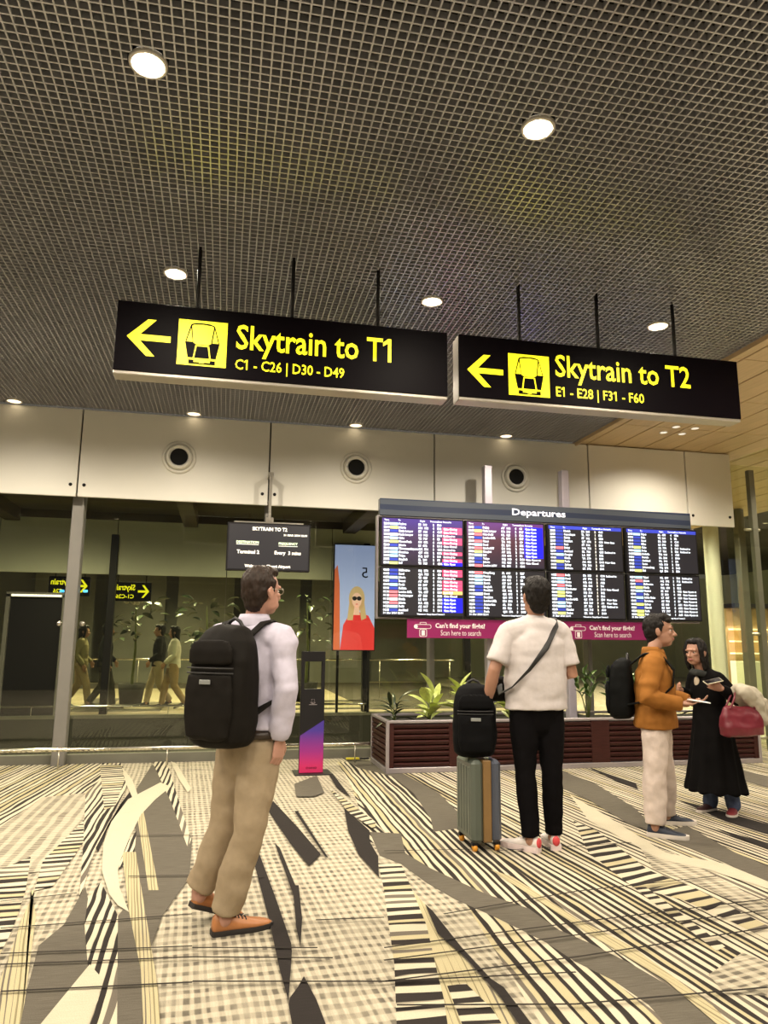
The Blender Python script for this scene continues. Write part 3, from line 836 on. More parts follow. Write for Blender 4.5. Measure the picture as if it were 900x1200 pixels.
def arrow(x0, x1, z0, z1, y, parent):
    w, h = x1 - x0, z1 - z0
    pts = [(0, .5), (.46, 1), (.655, 1), (.30, .58), (1, .58), (1, .41), (.30, .41), (.655, 0), (.46, 0)]
    poly = [(x0 + u * w, z0 + v * h) for u, v in pts]
    n = len(poly)
    mb = MB().add([(x, y, z) for x, z in poly], [(0, 1, 2, 3), (0, 3, 6), (3, 4, 5, 6), (0, 6, 7, 8)])
    return mb.build('arrow', M['yellow'], parent)


def hanging_sign(label, x0, x1, z0, z1, rods, sq, arr, big, small, tx, bz, sz):
    t = thing('hanging_sign', label, 'sign', ((x0 + x1) / 2, 4.95, z0))
    MB().cbox(x0, x1, 4.885, 5.02, z0 - .012, z1, .005).build('casing', M['sign_frame'], t)
    MB().cbox(x0 + .002, x1 - .002, 4.876, 4.888, z0 + .012, z1 + .003, .002).build('face_panel', M['sign_face'], t)
    MB().cbox(x0 + .02, x1 - .02, 5.018, 5.024, z0 + .02, z1 - .01, .002).build('back_panel', M['sign_face'], t)
    for r_ in rods:
        rd = MB().tube([(r_, 4.955, z1 - .01), (r_, 4.955, 4.61)], .0135, 12, round_ends=False).build('hanger_rod', M['black_metal'], t, True)
        MB().lathe([(.0, 0), (.028, 0), (.028, .012), (.016, .03)], (r_, 4.955, z1), 'z', 16).build('rod_collar', M['black_metal'], rd, True)
    arrow(*arr, 4.874, t)
    pictogram(*sq, 4.874, t)
    text_fit('line_name', big, tx[0], tx[1], bz[0], bz[1], 4.874, M['yellow'], t, .014, ones='1' in big)
    text_fit('gate_numbers', small, tx[0], tx[2], sz[0], sz[1], 4.874, M['yellow'], t, .012, ones=True)


hanging_sign('black hanging sign with yellow arrow reading Skytrain to T1', -.80, 1.515, 3.155, 3.655, (-.285, .375, 1.005),
             (-.396, -.070, 3.238, 3.564), (-.726, -.443, 3.277, 3.538), 'Skytrain to T1', 'C1 - C26 | D30 - D49', (-.008, 1.09, .75), (3.327, 3.565), (3.214, 3.312))
hanging_sign('black hanging sign with yellow arrow reading Skytrain to T2', 1.60, 3.955, 3.165, 3.655, (2.115, 2.775, 3.45),
             (1.987, 2.315, 3.219, 3.544), (1.665, 1.945, 3.262, 3.512), 'Skytrain to T2', 'E1 - E28 | F31 - F60', (2.366, 3.515, 3.10), (3.338, 3.570), (3.213, 3.315))

# ---- small screen hung from the wall joint
t = thing('hanging_screen', 'small black screen reading Skytrain to T2 hung below the white panels', 'screen', (.475, 8.72, 2.2))
MB().cbox(-.015, .965, 8.70, 8.78, 2.215, 2.785, .006).build('casing', M['black_metal'], t)
MB().quad_y(.005, .945, 2.235, 2.765, 8.698).build('display', M['screen_bg'], t)
MB().cbox(.06, .88, 8.72, 8.77, 2.786, 2.806, .004).build('top_bar', M['steel'], t)
MB().cbox(.455, .49, 8.73, 8.76, 2.80, 3.4, .003).build('hanger_rod', M['steel'], t)
MB().cbox(.425, .455, 8.71, 8.77, 2.80, 2.86, .004).cbox(.49, .52, 8.71, 8.77, 2.80, 2.86, .004).build('bracket', M['steel'], t)
MB().cbox(.44, .505, 8.735, 8.99, 3.38, 3.42, .004).build('wall_arm', M['steel'], t)
D = 8.696
text_fit('title_text', 'SKYTRAIN TO T2', .275, .685, 2.693, 2.737, D, M['warm_txt'], t, .02)
text_fit('date_text', '31 MAR 2024 22:01', .645, .925, 2.638, 2.662, D, M['warm_txt'], t, .03)
text_fit('destination_text', 'DESTINATION', .095, .355, 2.535, 2.567, D, em('lit_pale_green', (.75, .9, .6), 1), t, .03)
text_fit('frequency_text', 'FREQUENCY', .59, .815, 2.527, 2.562, D, em('lit_pale_green_2', (.75, .9, .6), 1), t, .03)
MB().quad_y(.095, .355, 2.522, 2.527, D).quad_y(.59, .815, 2.514, 2.519, D).build('underline', M['warm_txt'], t)
text_fit('terminal_text', 'Terminal 2', .105, .365, 2.415, 2.459, D, M['warm_txt'], t, .025)
text_fit('interval_text', 'Every  3 mins', .545, .855, 2.402, 2.458, D, M['warm_txt'], t, .025)
text_fit('welcome_text', 'Welcome to Changi Airport', .20, .735, 2.245, 2.29, D, M['warm_txt'], t, .03)

# ================================================================== DEPARTURES BOARD
def header_mat():
    m, nt, b = _nt('header_waves')
    tc = nt.nodes.new('ShaderNodeTexCoord'); mp = nt.nodes.new('ShaderNodeMapping'); mp.inputs['Scale'].default_value = (.5, 1, 3)
    w = nt.nodes.new('ShaderNodeTexWave'); w.inputs['Scale'].default_value = .7; w.inputs['Distortion'].default_value = 3; w.inputs['Detail'].default_value = 0
    w.bands_direction = 'Z'
    cr = nt.nodes.new('ShaderNodeValToRGB'); cr.color_ramp.interpolation = 'CONSTANT'
    cr.color_ramp.elements[0].color = (.035, .045, .080, 1); cr.color_ramp.elements[1].color = (.075, .088, .112, 1); cr.color_ramp.elements[1].position = .5
    nt.links.new(tc.outputs['Object'], mp.inputs[0]); nt.links.new(mp.outputs[0], w.inputs['Vector']); nt.links.new(w.outputs[1], cr.inputs[0]); nt.links.new(cr.outputs[0], b.inputs['Base Color'])
    b.inputs['Roughness'].default_value = .25
    return m


def sheen_screen(name, a, b_):  # purple reflected sheen put into the screen's glow, stronger towards the top
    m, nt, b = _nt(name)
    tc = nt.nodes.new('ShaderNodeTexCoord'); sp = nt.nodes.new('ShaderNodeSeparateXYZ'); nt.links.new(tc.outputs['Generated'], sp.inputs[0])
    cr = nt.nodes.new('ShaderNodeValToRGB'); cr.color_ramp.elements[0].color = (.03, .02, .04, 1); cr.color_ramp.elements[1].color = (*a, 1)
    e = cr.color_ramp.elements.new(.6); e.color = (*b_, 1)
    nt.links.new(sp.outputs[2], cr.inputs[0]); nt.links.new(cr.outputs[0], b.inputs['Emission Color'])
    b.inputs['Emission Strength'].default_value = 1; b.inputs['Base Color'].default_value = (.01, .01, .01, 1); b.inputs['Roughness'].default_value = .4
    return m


board = thing('departures_board', 'wide departures board of eight flight screens standing behind the planter', 'display board', (3.87, 8.5, .3))
MB().cbox(1.765, 5.965, 8.46, 8.56, 2.905, 3.115, .005).build('header_panel', header_mat(), board)
text_fit('departures_text', 'Departures', 3.455, 4.175, 2.955, 3.065, 8.456, em('departures_lettering', (.72, .72, .78), 1), board.children[0] if board.children else board, .02)
for px in (3.19, 4.245):
    MB().cbox(px - .05, px + .05, 8.565, 8.68, .30, 3.63, .006).build('post', M['lilac'], board)
fr = MB()
for x in (1.745, 2.795, 3.852, 4.938, 5.995):
    fr.cbox(x - .012, x + .012, 8.47, 8.56, 1.69, 2.90, .003)
for z in (1.685, 2.28, 2.898):
    fr.cbox(1.735, 6.01, 8.475, 8.555, z - .010, z + .010, .003)
fr.build('screen_frame', M['planter_metal'], board)
TIMES = ['22:0%d' % 5, '22:10', '22:15', '22:20', '22:25', '22:30', '22:35', '22:40', '22:45', '22:50', '22:55', '23:00']
rng = random.Random(7)
CH = {'n': 'navy_chip', 'b': 'blue_chip', 'l': 'lime_chip', 'r': 'red_chip', 'w': 'white_chip'}
SCR = [  # (col,row), chips, destinations, status per row (c closing, o open, t take care, f final, b boarding, n new gate, x blank)
    ((0, 1), 'blnwblnbbbnl', ['Fuzhou', 'Jakarta', 'Kuala Lumpur', 'Kuala Lumpur', 'Cebu', 'Phnom Penh', 'Jakarta', 'Thiruvananthapuram', 'Shenzhen', 'Tokyo', 'Bangkok', 'Bali'], 'xcctccbtctco'),
    ((1, 1), 'nlrnrbrlbnnr', ['Beijing', 'Kuala Lumpur', 'New Delhi', 'London LHR', 'Hanoi', 'Seoul', 'Istanbul IST', 'Shanghai', 'Bali', 'Tokyo', 'Jakarta', 'London LGW'], 'ooooooooofbx'),
    ((2, 1), 'nnnnnrnbnlnn', ['Munich', 'Copenhagen', 'Zurich', 'Frankfurt', 'Paris', 'Dubai', 'Auckland', 'Shanghai', 'Manila', 'Perth', 'Sydney', 'Brisbane'], 'xxxnxxtxxnxx'),
    ((3, 1), 'bnnnlbwnnnnl', ['Taipei', 'Male', 'Seoul', 'Milan', 'Cebu', 'Doha', 'Adelaide', 'Darwin', 'Auckland', 'Rome', 'Johannesburg', 'Bali'], 'xxxxttxxxxxx'),
    ((0, 0), 'nnbnbnrrwrbn', ['Melbourne', 'Seoul', 'Jakarta', 'Brunei', 'Kochi', 'Kolkata', 'London LHR', 'Kuala Lumpur', 'Manila', 'Jakarta', 'Delhi', 'Auckland'], 'cctcccabooooo'),
    ((1, 0), 'rbbbnnwnnnnn', ['Hong Kong', 'Penang', 'Munich', 'Zurich', 'Bangkok', 'Frankfurt', 'Hanoi', 'Frankfurt', 'London LHR', 'Amsterdam', 'Doha', 'Perth'], 'xxxxxxxxxxxx'),
    ((2, 0), 'rbbrblLnbbnl'.lower(), ['Delhi', 'Seoul', 'Macau', 'Dhaka', 'Manchester', 'Cairns', 'Osaka', 'London LHR', 'Tokyo', 'Delhi', 'Mumbai', 'Phuket'], 'txxxbxxnntxx'),
    ((3, 0), 'brnlbnbnlnll', ['Taipei', 'Jakarta', 'Melbourne', 'Manila', 'Mumbai', 'Doha', 'Addis Ababa', 'Barcelona', 'Sydney', 'Nairobi', 'Perth', 'Tokyo'], 'ttxxffffffff')]
STT = {'c': 'Gate Closing', 'o': 'Gate Open', 't': 'Retimed to', 'b': 'Gate Closed', 'f': 'Gate Opens at', 'n': 'New Gate', 'x': '', 'a': 'Last Call'}
for q, ((cx, cy), chips, dest, stat) in enumerate(SCR):
    X0 = 1.772 + (cx * 1.0555 if cx < 2 else 2 * 1.0555 + (cx - 2) * 1.072 + .015)
    Z0 = 2.300 if cy else 1.705
    Wd, Hh = 1.022, .575
    s = MB().cbox(X0 - .004, X0 + Wd + .004, 8.40, 8.47, Z0 - .006, Z0 + Hh + .006, .004).build('screen', M['black_metal'], board)
    if cy and cx == 0: bgm = sheen_screen('screen_purple_sheen_1', (.10, .04, .38), (.085, .035, .12))
    elif cy and cx == 1: bgm = sheen_screen('screen_purple_sheen_2', (.22, .05, .30), (.13, .035, .055))
    else: bgm = M['screen_bg']
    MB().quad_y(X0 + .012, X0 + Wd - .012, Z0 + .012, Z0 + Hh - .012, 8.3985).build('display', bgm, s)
    y1, y2 = 8.3975, 8.3965
    pitch = .0425 if cy else .0425
    ztop = Z0 + Hh - (.088 if cy else .048)
    sx = Wd / 1.022
    if cy:
        if cx >= 2: MB().quad_y(X0 + .012, X0 + Wd - .012, Z0 + Hh - .055, Z0 + Hh - .012, y1).build('header_bar', M['bar_blue'], s)
        hd = MB()
        for tx_, lx_ in (('Time', .035), ('To', .205), ('Flight', .475), ('Terminal', .60), ('Row', .70), ('Remarks', .765)):
            text_at('heading', tx_, X0 + lx_, Z0 + Hh - .043, .029, y2, M['white_txt'], s, .02)
    else:
        text_at('date_line', '31 Mar 2024 22:01', X0 + .03, Z0 + .025, .032, y2, M['white_txt'], s, .03)
        text_at('welcome_line', 'Welcome to Changi Airport Terminal 3', X0 + .44, Z0 + .018, .026, y2, M['white_txt'], s, .03, sx=.8)
    mb = MB(); mm = [M[v] for v in CH.values()]
    for i, ch in enumerate(chips):
        z = ztop - i * pitch - .006
        mb.quad_y(X0 + .105, X0 + .205, z, z + .031, y1, list(CH).index(ch))
    mb.build('airline_chips', mm, s)
    mb = MB(); mb2 = MB(); mb3 = MB()
    for i, st in enumerate(stat[:12]):
        z = ztop - i * pitch - .010
        if st == 'c': mb.quad_y(X0 + .755, X0 + Wd - .02, z, z + pitch - .003, y1)
        if st == 'o': mb2.quad_y(X0 + .755, X0 + Wd - .02, z, z + pitch, y1)
        if st == 'a': mb3.quad_y(X0 + .755, X0 + Wd - .02, z, z + pitch - .003, y1)
    if mb.f: mb.build('closing_bars', M['status_red'], s)
    if mb2.f: mb2.build('open_bars', M['status_blue'], s)
    if mb3.f: mb3.build('call_bar', M['status_amber'], s)
    sz = .036
    kw = dict(pitch=pitch)
    base_h = 22 * 60 + 5 + q * 38 * (1 if cy else 1)
    tm = []
    for i in range(12):
        v = base_h + i * 5 + rng.choice((0, 0, 5)); tm.append('%02d%02d' % ((v // 60) % 24, v % 60 // 5 * 5))
    text_at('time_column', '\n'.join(tm), X0 + .03, ztop, sz, y2, M['white_txt'], s, .045, **kw)
    text_at('destination_column', '\n'.join(dest), X0 + .215, ztop, sz, y2, M['white_txt'], s, .045, **kw, sx=.85)
    text_at('flight_column', '\n'.join('%s  %d' % (''.join(rng.choice('STQEKLHA') for _ in range(2)), rng.randint(102, 988)) for _ in range(12)), X0 + .455, ztop, sz, y2, M['white_txt'], s, .045, **kw)
    text_at('terminal_column', '\n'.join(rng.choice('1234') for _ in range(12)), X0 + .635, ztop, sz, y2, M['white_txt'] if cx != 2 else M['warm_txt'], s, .05, **kw)
    text_at('row_column', '\n'.join('%s%d' % (rng.choice('ABCDEFG'), rng.randint(1, 59)) for _ in range(12)), X0 + .69, ztop, sz, y2, M['white_txt'], s, .045, **kw)
    if any(c != 'x' for c in stat):
        text_at('remarks_column', '\n'.join(STT[c] for c in stat[:12]), X0 + .768, ztop, sz * .95, y2, M['white_txt'], s, .045, **kw, sx=.95)
for bx in (2.10, 4.085):
    b = MB().cbox(bx, bx + 1.235, 8.43, 8.445, 1.455, 1.675, .002).build('banner', M['magenta'], board)
    tag(b, 'magenta banner strip below the screens')
    text_fit('banner_line', "Can't find your flight?", bx + .345, bx + .965, 1.557, 1.632, 8.4285, M['banner_white'], b, .03)
    text_fit('banner_line', 'Scan here to search', bx + .41, bx + .91, 1.487, 1.55, 8.4285, M['banner_white'], b, .0)
    ic = MB()
    def loop(cx, cz, w, h, r, wd=.006):
        pts = []
        for (sx_, sz_, a0) in ((1, 1, 0), (-1, 1, 90), (-1, -1, 180), (1, -1, 270)):
            for k2 in range(5):
                a = R(a0 + k2 * 22.5)
                pts.append((cx + sx_ * (w - r) + r * math.cos(a), cz + sz_ * (h - r) + r * math.sin(a)))
        nn = len(pts)
        inner = [(cx + (x - cx) * (1 - wd / w), cz + (z - cz) * (1 - wd / h)) for x, z in pts]
        ic.add([(x, 8.4285, z) for x, z in pts] + [(x, 8.4285, z) for x, z in inner], [(j, (j + 1) % nn, nn + (j + 1) % nn, nn + j) for j in range(nn)])
    loop(bx + .19, 1.588, .105, .026, .024)
    loop(bx + .195, 1.625, .042, .014, .012)
    loop(bx + .195, 1.515, .045, .045, .014)
    ic.lathe([(0, 0), (.024, 0)], (bx + .105, 8.428, 1.588), 'y', 16)
    ic.quad_y(bx + .175, bx + .215, 1.485, 1.545, 8.4285)
    ic.build('banner_icon', M['banner_white'], b)

# ================================================================== PLANTER
pl = thing('planter', 'long dark red slatted planter box with metal trim under the departures board', 'planter', (4.1, 8.5, 0))
PX0, PX1, PY0, PY1, PZ = 1.785, 6.46, 8.08, 8.94, .555
MB().box(PX0 + .05, PX1 - .05, PY0 + .05, PY1 - .03, .03, PZ - .05).build('inner_box', M['planter_gap'], pl)
MB().cbox(PX0, PX1, PY0 - .004, PY0 + .06, 0, .055, .004).cbox(PX0 - .004, PX0 + .05, PY0, PY1, 0, .055, .004).cbox(PX1 - .05, PX1 + .004, PY0, PY1, 0, .055, .004).build('plinth', M['planter_metal'], pl)
MB().cbox(PX0, PX1, PY0 - .004, PY0 + .05, PZ - .028, PZ, .004).cbox(PX0 - .004, PX0 + .045, PY0, PY1, PZ - .028, PZ, .004).cbox(PX1 - .045, PX1 + .004, PY0, PY1, PZ - .028, PZ, .004).cbox(PX0, PX1, PY1 - .05, PY1, PZ - .028, PZ, .004).build('top_rim', M['planter_metal'], pl)
for (x, y) in ((PX0, PY0), (PX1 - .028, PY0), (PX0, PY1 - .028), (PX1 - .028, PY1 - .028)):
    MB().cbox(x - .004, x + .032, y - .005, y + .03, 0, PZ - .001, .004).build('corner_trim', M['planter_metal'], pl)
ST = [(PX0 + .03, PX0 + .085), (2.50, 2.72), (4.22, 4.45), (5.55, 5.72), (PX1 - .09, PX1 - .03)]
for a, b in ST:
    MB().cbox(a, b, PY0 + .004, PY0 + .04, .055, PZ - .028, .003).build('stile', M['planter_wood'], pl)
slat = {}
for i in range(len(ST) - 1):
    a, b = ST[i][1], ST[i + 1][0]
    key = round(b - a, 3)
    slat[key] = MB().cbox(0, b - a, -.016, .016, -.020, .020, .003, mat=Matrix.Rotation(R(24), 4, 'X')).mesh()
    for k in range(8):
        o = link('slat', slat[key], M['planter_wood'] if not slat[key].materials else None)
        o.location = (a - pl.location.x, PY0 + .026 - pl.location.y, .085 + k * .0585); o.parent = pl
for side in (PX0 + .02, PX1 - .02):
    me = MB().cbox(-.016, .016, 0, PY1 - PY0 - .06, -.020, .020, .003).mesh()
    for k in range(8):
        o = link('slat', me, M['planter_wood'] if not me.materials else None)
        o.location = (side - pl.location.x, PY0 + .03 - pl.location.y, .085 + k * .0585); o.parent = pl
so = MB()
nx, ny = 60, 10
for j in range(ny + 1):
    for i in range(nx + 1):
        x = PX0 + .05 + (PX1 - PX0 - .1) * i / nx; y = PY0 + .05 + (PY1 - PY0 - .1) * j / ny
        so.v.append((x, y, .50 + .03 * noise.noise(Vector((x * 5, y * 5, 0)))))
for j in range(ny):
    for i in range(nx):
        so.f.append((j * (nx + 1) + i, j * (nx + 1) + i + 1, (j + 1) * (nx + 1) + i + 1, (j + 1) * (nx + 1) + i)); so.m.append(0)
so.build('soil', M['soil'], pl, True)


def leaf_mesh(length=.22, width=.075, curl=.35):
    mb = MB(); n_ = 7; rows = []
    for i in range(n_ + 1):
        u = i / n_
        w = width * .5 * (math.sin(math.pi * min(1, u * .93 + .07)) ** .8) * (1 if u < .97 else .2)
        y = length * u; z = -curl * length * u * u + .12 * length * u
        rows.append([(-w, y, z + w * .35), (0, y, z - .002), (w, y, z + w * .35)])
    for r_ in rows: mb.v += r_
    for i in range(n_):
        for j in range(2):
            a = i * 3 + j
            mb.f.append((a, a + 1, a + 4, a + 3)); mb.m.append(0)
    return mb.mesh(False)


LEAF = {'lime': [leaf_mesh(.27, .105, .22), leaf_mesh(.22, .09, .38)], 'green': [leaf_mesh(.16, .055, .35), leaf_mesh(.13, .05, .2)], 'deep': [leaf_mesh(.26, .045, .7), leaf_mesh(.2, .04, .5)], 'far': [leaf_mesh(.22, .10, .3)]}
for k_, ms in LEAF.items():
    for m_ in ms:
        m_.materials.append(M[{'lime': 'leaf_lime', 'green': 'leaf_green', 'deep': 'leaf_deep', 'far': 'leaf_deep'}[k_]])
        m_.polygons.foreach_set('use_smooth', [True] * len(m_.polygons))


def plant(name, label, cat, x, y, z, h, kind, nl, seed, spread=.9, stems=3, group=None, low=0.25):
    r_ = random.Random(seed)
    t = thing(name, label, cat, (x, y, z), 0, group)
    tops = []
    for s_ in range(stems):
        a = r_.uniform(0, 6.28); d = r_.uniform(.02, .10) * spread; hh = h * r_.uniform(.72, 1)
        p = [Vector((0, 0, -.02)), Vector((d * .4 * math.cos(a), d * .4 * math.sin(a), hh * .5)), Vector((d * math.cos(a), d * math.sin(a), hh))]
        MB().tube([q + Vector((x, y, z)) for q in p], [.008, .006, .004], 6, round_ends=False).build('stem', M['stem'], t, True)
        tops.append(p)
    for i in range(nl):
        p = tops[i % stems]; u = low + (1 - low) * ((i // stems) + r_.random() * .6) / max(1, nl / stems)
        u = min(1, u)
        q = p[0].lerp(p[1], u * 2) if u < .5 else p[1].lerp(p[2], u * 2 - 1)
        o = link('leaf', r_.choice(LEAF[kind]), None)
        sc = r_.uniform(.75, 1.15)
        o.location = q
        o.rotation_euler = (R(r_.uniform(5, 35) + 42 * u), R(r_.uniform(-20, 20)), i * 2.4 + r_.uniform(-.3, .3))
        o.scale = (sc, sc, sc)
        o.parent = t
    return t


plant('planter_plant', 'dark narrow-leaved plant at the left end of the planter', 'plant', 1.96, 8.46, .50, .26, 'deep', 18, 1, 1.2, 3, low=.1)
plant('planter_plant', 'pale lime broad-leaved plant, leftmost of the pale ones in the planter', 'plant', 2.34, 8.36, .50, .34, 'lime', 20, 2, 1, 3, low=.1)
plant('planter_plant', 'pale lime plant with one tall upright leaf, second from the left of the pale ones', 'plant', 2.72, 8.34, .50, .40, 'lime', 20, 13, 1, 3, low=.1)
plant('planter_plant', 'pale lime plant just left of the standing man in white', 'plant', 3.02, 8.40, .50, .36, 'lime', 20, 4, 1, 3, low=.1)
plant('planter_plant', 'lime plant half hidden by the black bag on the suitcase', 'plant', 3.34, 8.38, .50, .36, 'lime', 20, 5, 1, 3, low=.1)
plant('planter_plant', 'glossy dark green shrub just right of the man in white', 'plant', 4.32, 8.34, .50, .60, 'green', 26, 6, 1.8, 4, low=.5)
plant('planter_plant', 'glossy dark green shrub beside the brown jacket man', 'plant', 4.68, 8.42, .50, .62, 'green', 26, 7, 1.8, 4, low=.5)
plant('planter_plant', 'glossy dark green shrub hidden behind the backpack of the brown jacket man', 'plant', 5.02, 8.38, .50, .58, 'green', 24, 8, 1.8, 4, low=.5)
plant('planter_plant', 'short dark plant toward the right end of the planter', 'plant', 5.9, 8.42, .50, .3, 'deep', 16, 9, 1.2, 3, low=.2)

# ---- black information pillar
k = thing('information_pillar', 'slim black pillar with a window opening and purple to pink lower panel', 'pillar', (.985, 8.24, 0))
MB().cbox(.80, 1.20, 8.10, 8.42, 0, .012, .004).build('base_plate', M['black_metal'], k)
pb = MB()
KX0, KX1, KY0, KY1 = .852, 1.112, 8.195, 8.27
pb.cbox(KX0, KX1, KY0, KY1, .012, .89, .004).cbox(KX0, KX1, KY0, KY1, 1.185, 1.295, .004)
pb.cbox(KX0, KX0 + .035, KY0, KY1, .885, 1.19, .003).cbox(KX1 - .035, KX1, KY0, KY1, .885, 1.19, .003)
pb.build('body', M['black_metal'], k)


def pink_mat():
    m, nt, b = _nt('pillar_gradient_print')
    tc = nt.nodes.new('ShaderNodeTexCoord'); sp = nt.nodes.new('ShaderNodeSeparateXYZ'); nt.links.new(tc.outputs['Generated'], sp.inputs[0])
    cr = nt.nodes.new('ShaderNodeValToRGB'); cr.color_ramp.elements[0].color = (.55, .022, .12, 1); cr.color_ramp.elements[0].position = .1
    cr.color_ramp.elements[1].color = (.055, .03, .26, 1); cr.color_ramp.elements[1].position = .8
    e = cr.color_ramp.elements.new(.4); e.color = (.28, .022, .20, 1)
    nt.links.new(sp.outputs[2], cr.inputs[0]); nt.links.new(cr.outputs[0], b.inputs['Base Color'])
    b.inputs['Roughness'].default_value = .35
    return m


MB().add([(KX0 + .002, KY0 - .002, .016), (KX1 - .002, KY0 - .002, .016), (KX1 - .002, KY0 - .002, .56), (KX0 + .002, KY0 - .002, .40)], [(0, 1, 2, 3)]).build('printed_panel', pink_mat(), k)
text_fit('panel_text', 'CHANGI', .925, 1.04, .055, .075, KY0 - .004, M['sign_face'], k, .01)
lg = MB()
for (r0_, a0, a1, cx_) in ((.030, 200, 330, .985), (.022, 120, 260, .990), (.018, 300, 420, .985)):
    pts = [(cx_ + r0_ * math.cos(R(a0 + (a1 - a0) * i / 8)), .765 + r0_ * math.sin(R(a0 + (a1 - a0) * i / 8))) for i in range(9)]
    for i in range(8):
        (x0_, z0_), (x1_, z1_) = pts[i], pts[i + 1]
        lg.add([(x0_, KY0 - .002, z0_ - .003), (x1_, KY0 - .002, z1_ - .003), (x1_, KY0 - .002, z1_ + .003), (x0_, KY0 - .002, z0_ + .003)], [(0, 1, 2, 3)])
lg.quad_y(.945, 1.03, .722, .728, KY0 - .002)
lg.build('emblem', M['planter_metal'], k)

# ---- advert reflected in the near glass, built as a glowing panel beyond it
ad = thing('reflected_advert', 'reflected advert of a woman in sunglasses and red top, built behind the glass', 'advert', (2.65, 15.25, .1))
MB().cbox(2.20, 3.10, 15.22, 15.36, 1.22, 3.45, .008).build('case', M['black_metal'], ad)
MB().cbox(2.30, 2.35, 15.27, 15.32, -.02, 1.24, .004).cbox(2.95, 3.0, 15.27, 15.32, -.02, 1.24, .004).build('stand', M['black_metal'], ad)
A = 15.2185
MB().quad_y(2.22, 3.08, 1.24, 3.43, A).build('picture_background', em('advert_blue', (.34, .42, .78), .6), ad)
def disc(cx, cz, rx, rz, y, n_=20, a0=0, a1=360):
    return [(cx + rx * math.cos(R(a0 + (a1 - a0) * i / n_)), cz + rz * math.sin(R(a0 + (a1 - a0) * i / n_))) for i in range(n_)]
def flat(name, polys, y, mat):
    mb = MB()
    for p in polys: mb.add([(x, y, z) for x, z in p], [tuple(range(len(p)))])
    return mb.build(name, mat, ad, fix=False)
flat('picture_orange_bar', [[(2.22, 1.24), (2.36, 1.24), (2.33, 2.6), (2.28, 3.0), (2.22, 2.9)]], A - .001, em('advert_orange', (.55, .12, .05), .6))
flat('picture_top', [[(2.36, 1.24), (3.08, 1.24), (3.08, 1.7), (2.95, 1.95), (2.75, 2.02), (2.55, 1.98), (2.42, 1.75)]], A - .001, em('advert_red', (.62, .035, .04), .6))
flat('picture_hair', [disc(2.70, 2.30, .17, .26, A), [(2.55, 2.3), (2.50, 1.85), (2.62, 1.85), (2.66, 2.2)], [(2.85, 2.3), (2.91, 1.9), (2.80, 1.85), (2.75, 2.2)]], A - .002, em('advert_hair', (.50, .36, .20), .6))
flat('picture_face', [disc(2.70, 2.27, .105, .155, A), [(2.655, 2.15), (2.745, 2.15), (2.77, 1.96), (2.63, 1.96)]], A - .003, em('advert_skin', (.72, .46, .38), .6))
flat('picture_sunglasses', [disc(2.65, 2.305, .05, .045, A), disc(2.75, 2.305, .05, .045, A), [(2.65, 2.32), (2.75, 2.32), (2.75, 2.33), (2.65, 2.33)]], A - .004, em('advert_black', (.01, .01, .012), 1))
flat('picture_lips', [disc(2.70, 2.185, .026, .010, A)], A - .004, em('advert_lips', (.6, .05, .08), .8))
text_fit('picture_numeral', '5', 2.80, 2.93, 2.74, 2.96, A - .002, M['sign_face'], ad, 0, True)
# ---- reflections of lit direction signs, built as signs hung beyond the glass
for (sx_, sz_, lb, ww) in ((-3.35, 2.56, 'left of two small reflected yellow direction signs, built behind the glass', .62), (-2.05, 2.47, 'right of two small reflected yellow direction signs, built behind the glass', .60)):
    s = thing('reflected_direction_sign', lb, 'sign', (sx_, 17.1, sz_ - .2))
    MB().cbox(sx_ - .42, sx_ + .42, 17.1, 17.2, sz_ - .22, sz_ + .20, .006).build('casing', M['sign_face'], s)
    text_fit('lettering', 'Skytrain', sx_ - .38, sx_ + .08, sz_ - .02, sz_ + .15, 17.095, M['yellow'], s, .02, True)
    text_fit('lettering', 'C1-C26', sx_ - .32, sx_ + .06, sz_ - .16, sz_ - .07, 17.095, M['yellow'], s, .02, True)
    pts = [(1, .5), (.54, 1), (.345, 1), (.70, .58), (0, .58), (0, .41), (.70, .41), (.345, 0), (.54, 0)]
    MB().add([(sx_ + .14 + u * .24, 17.095, sz_ - .14 + v * .28) for u, v in pts], [(0, 3, 2, 1), (0, 6, 3), (3, 6, 5, 4), (0, 8, 7, 6)]).build('arrow', M['yellow'], s)
    for dx in (-.3, .3):
        MB().tube([(sx_ + dx, 17.15, sz_ + .19), (sx_ + dx, 17.15, 4.1)], .014, 8).build('hanger_rod', M['black_metal'], s, True)
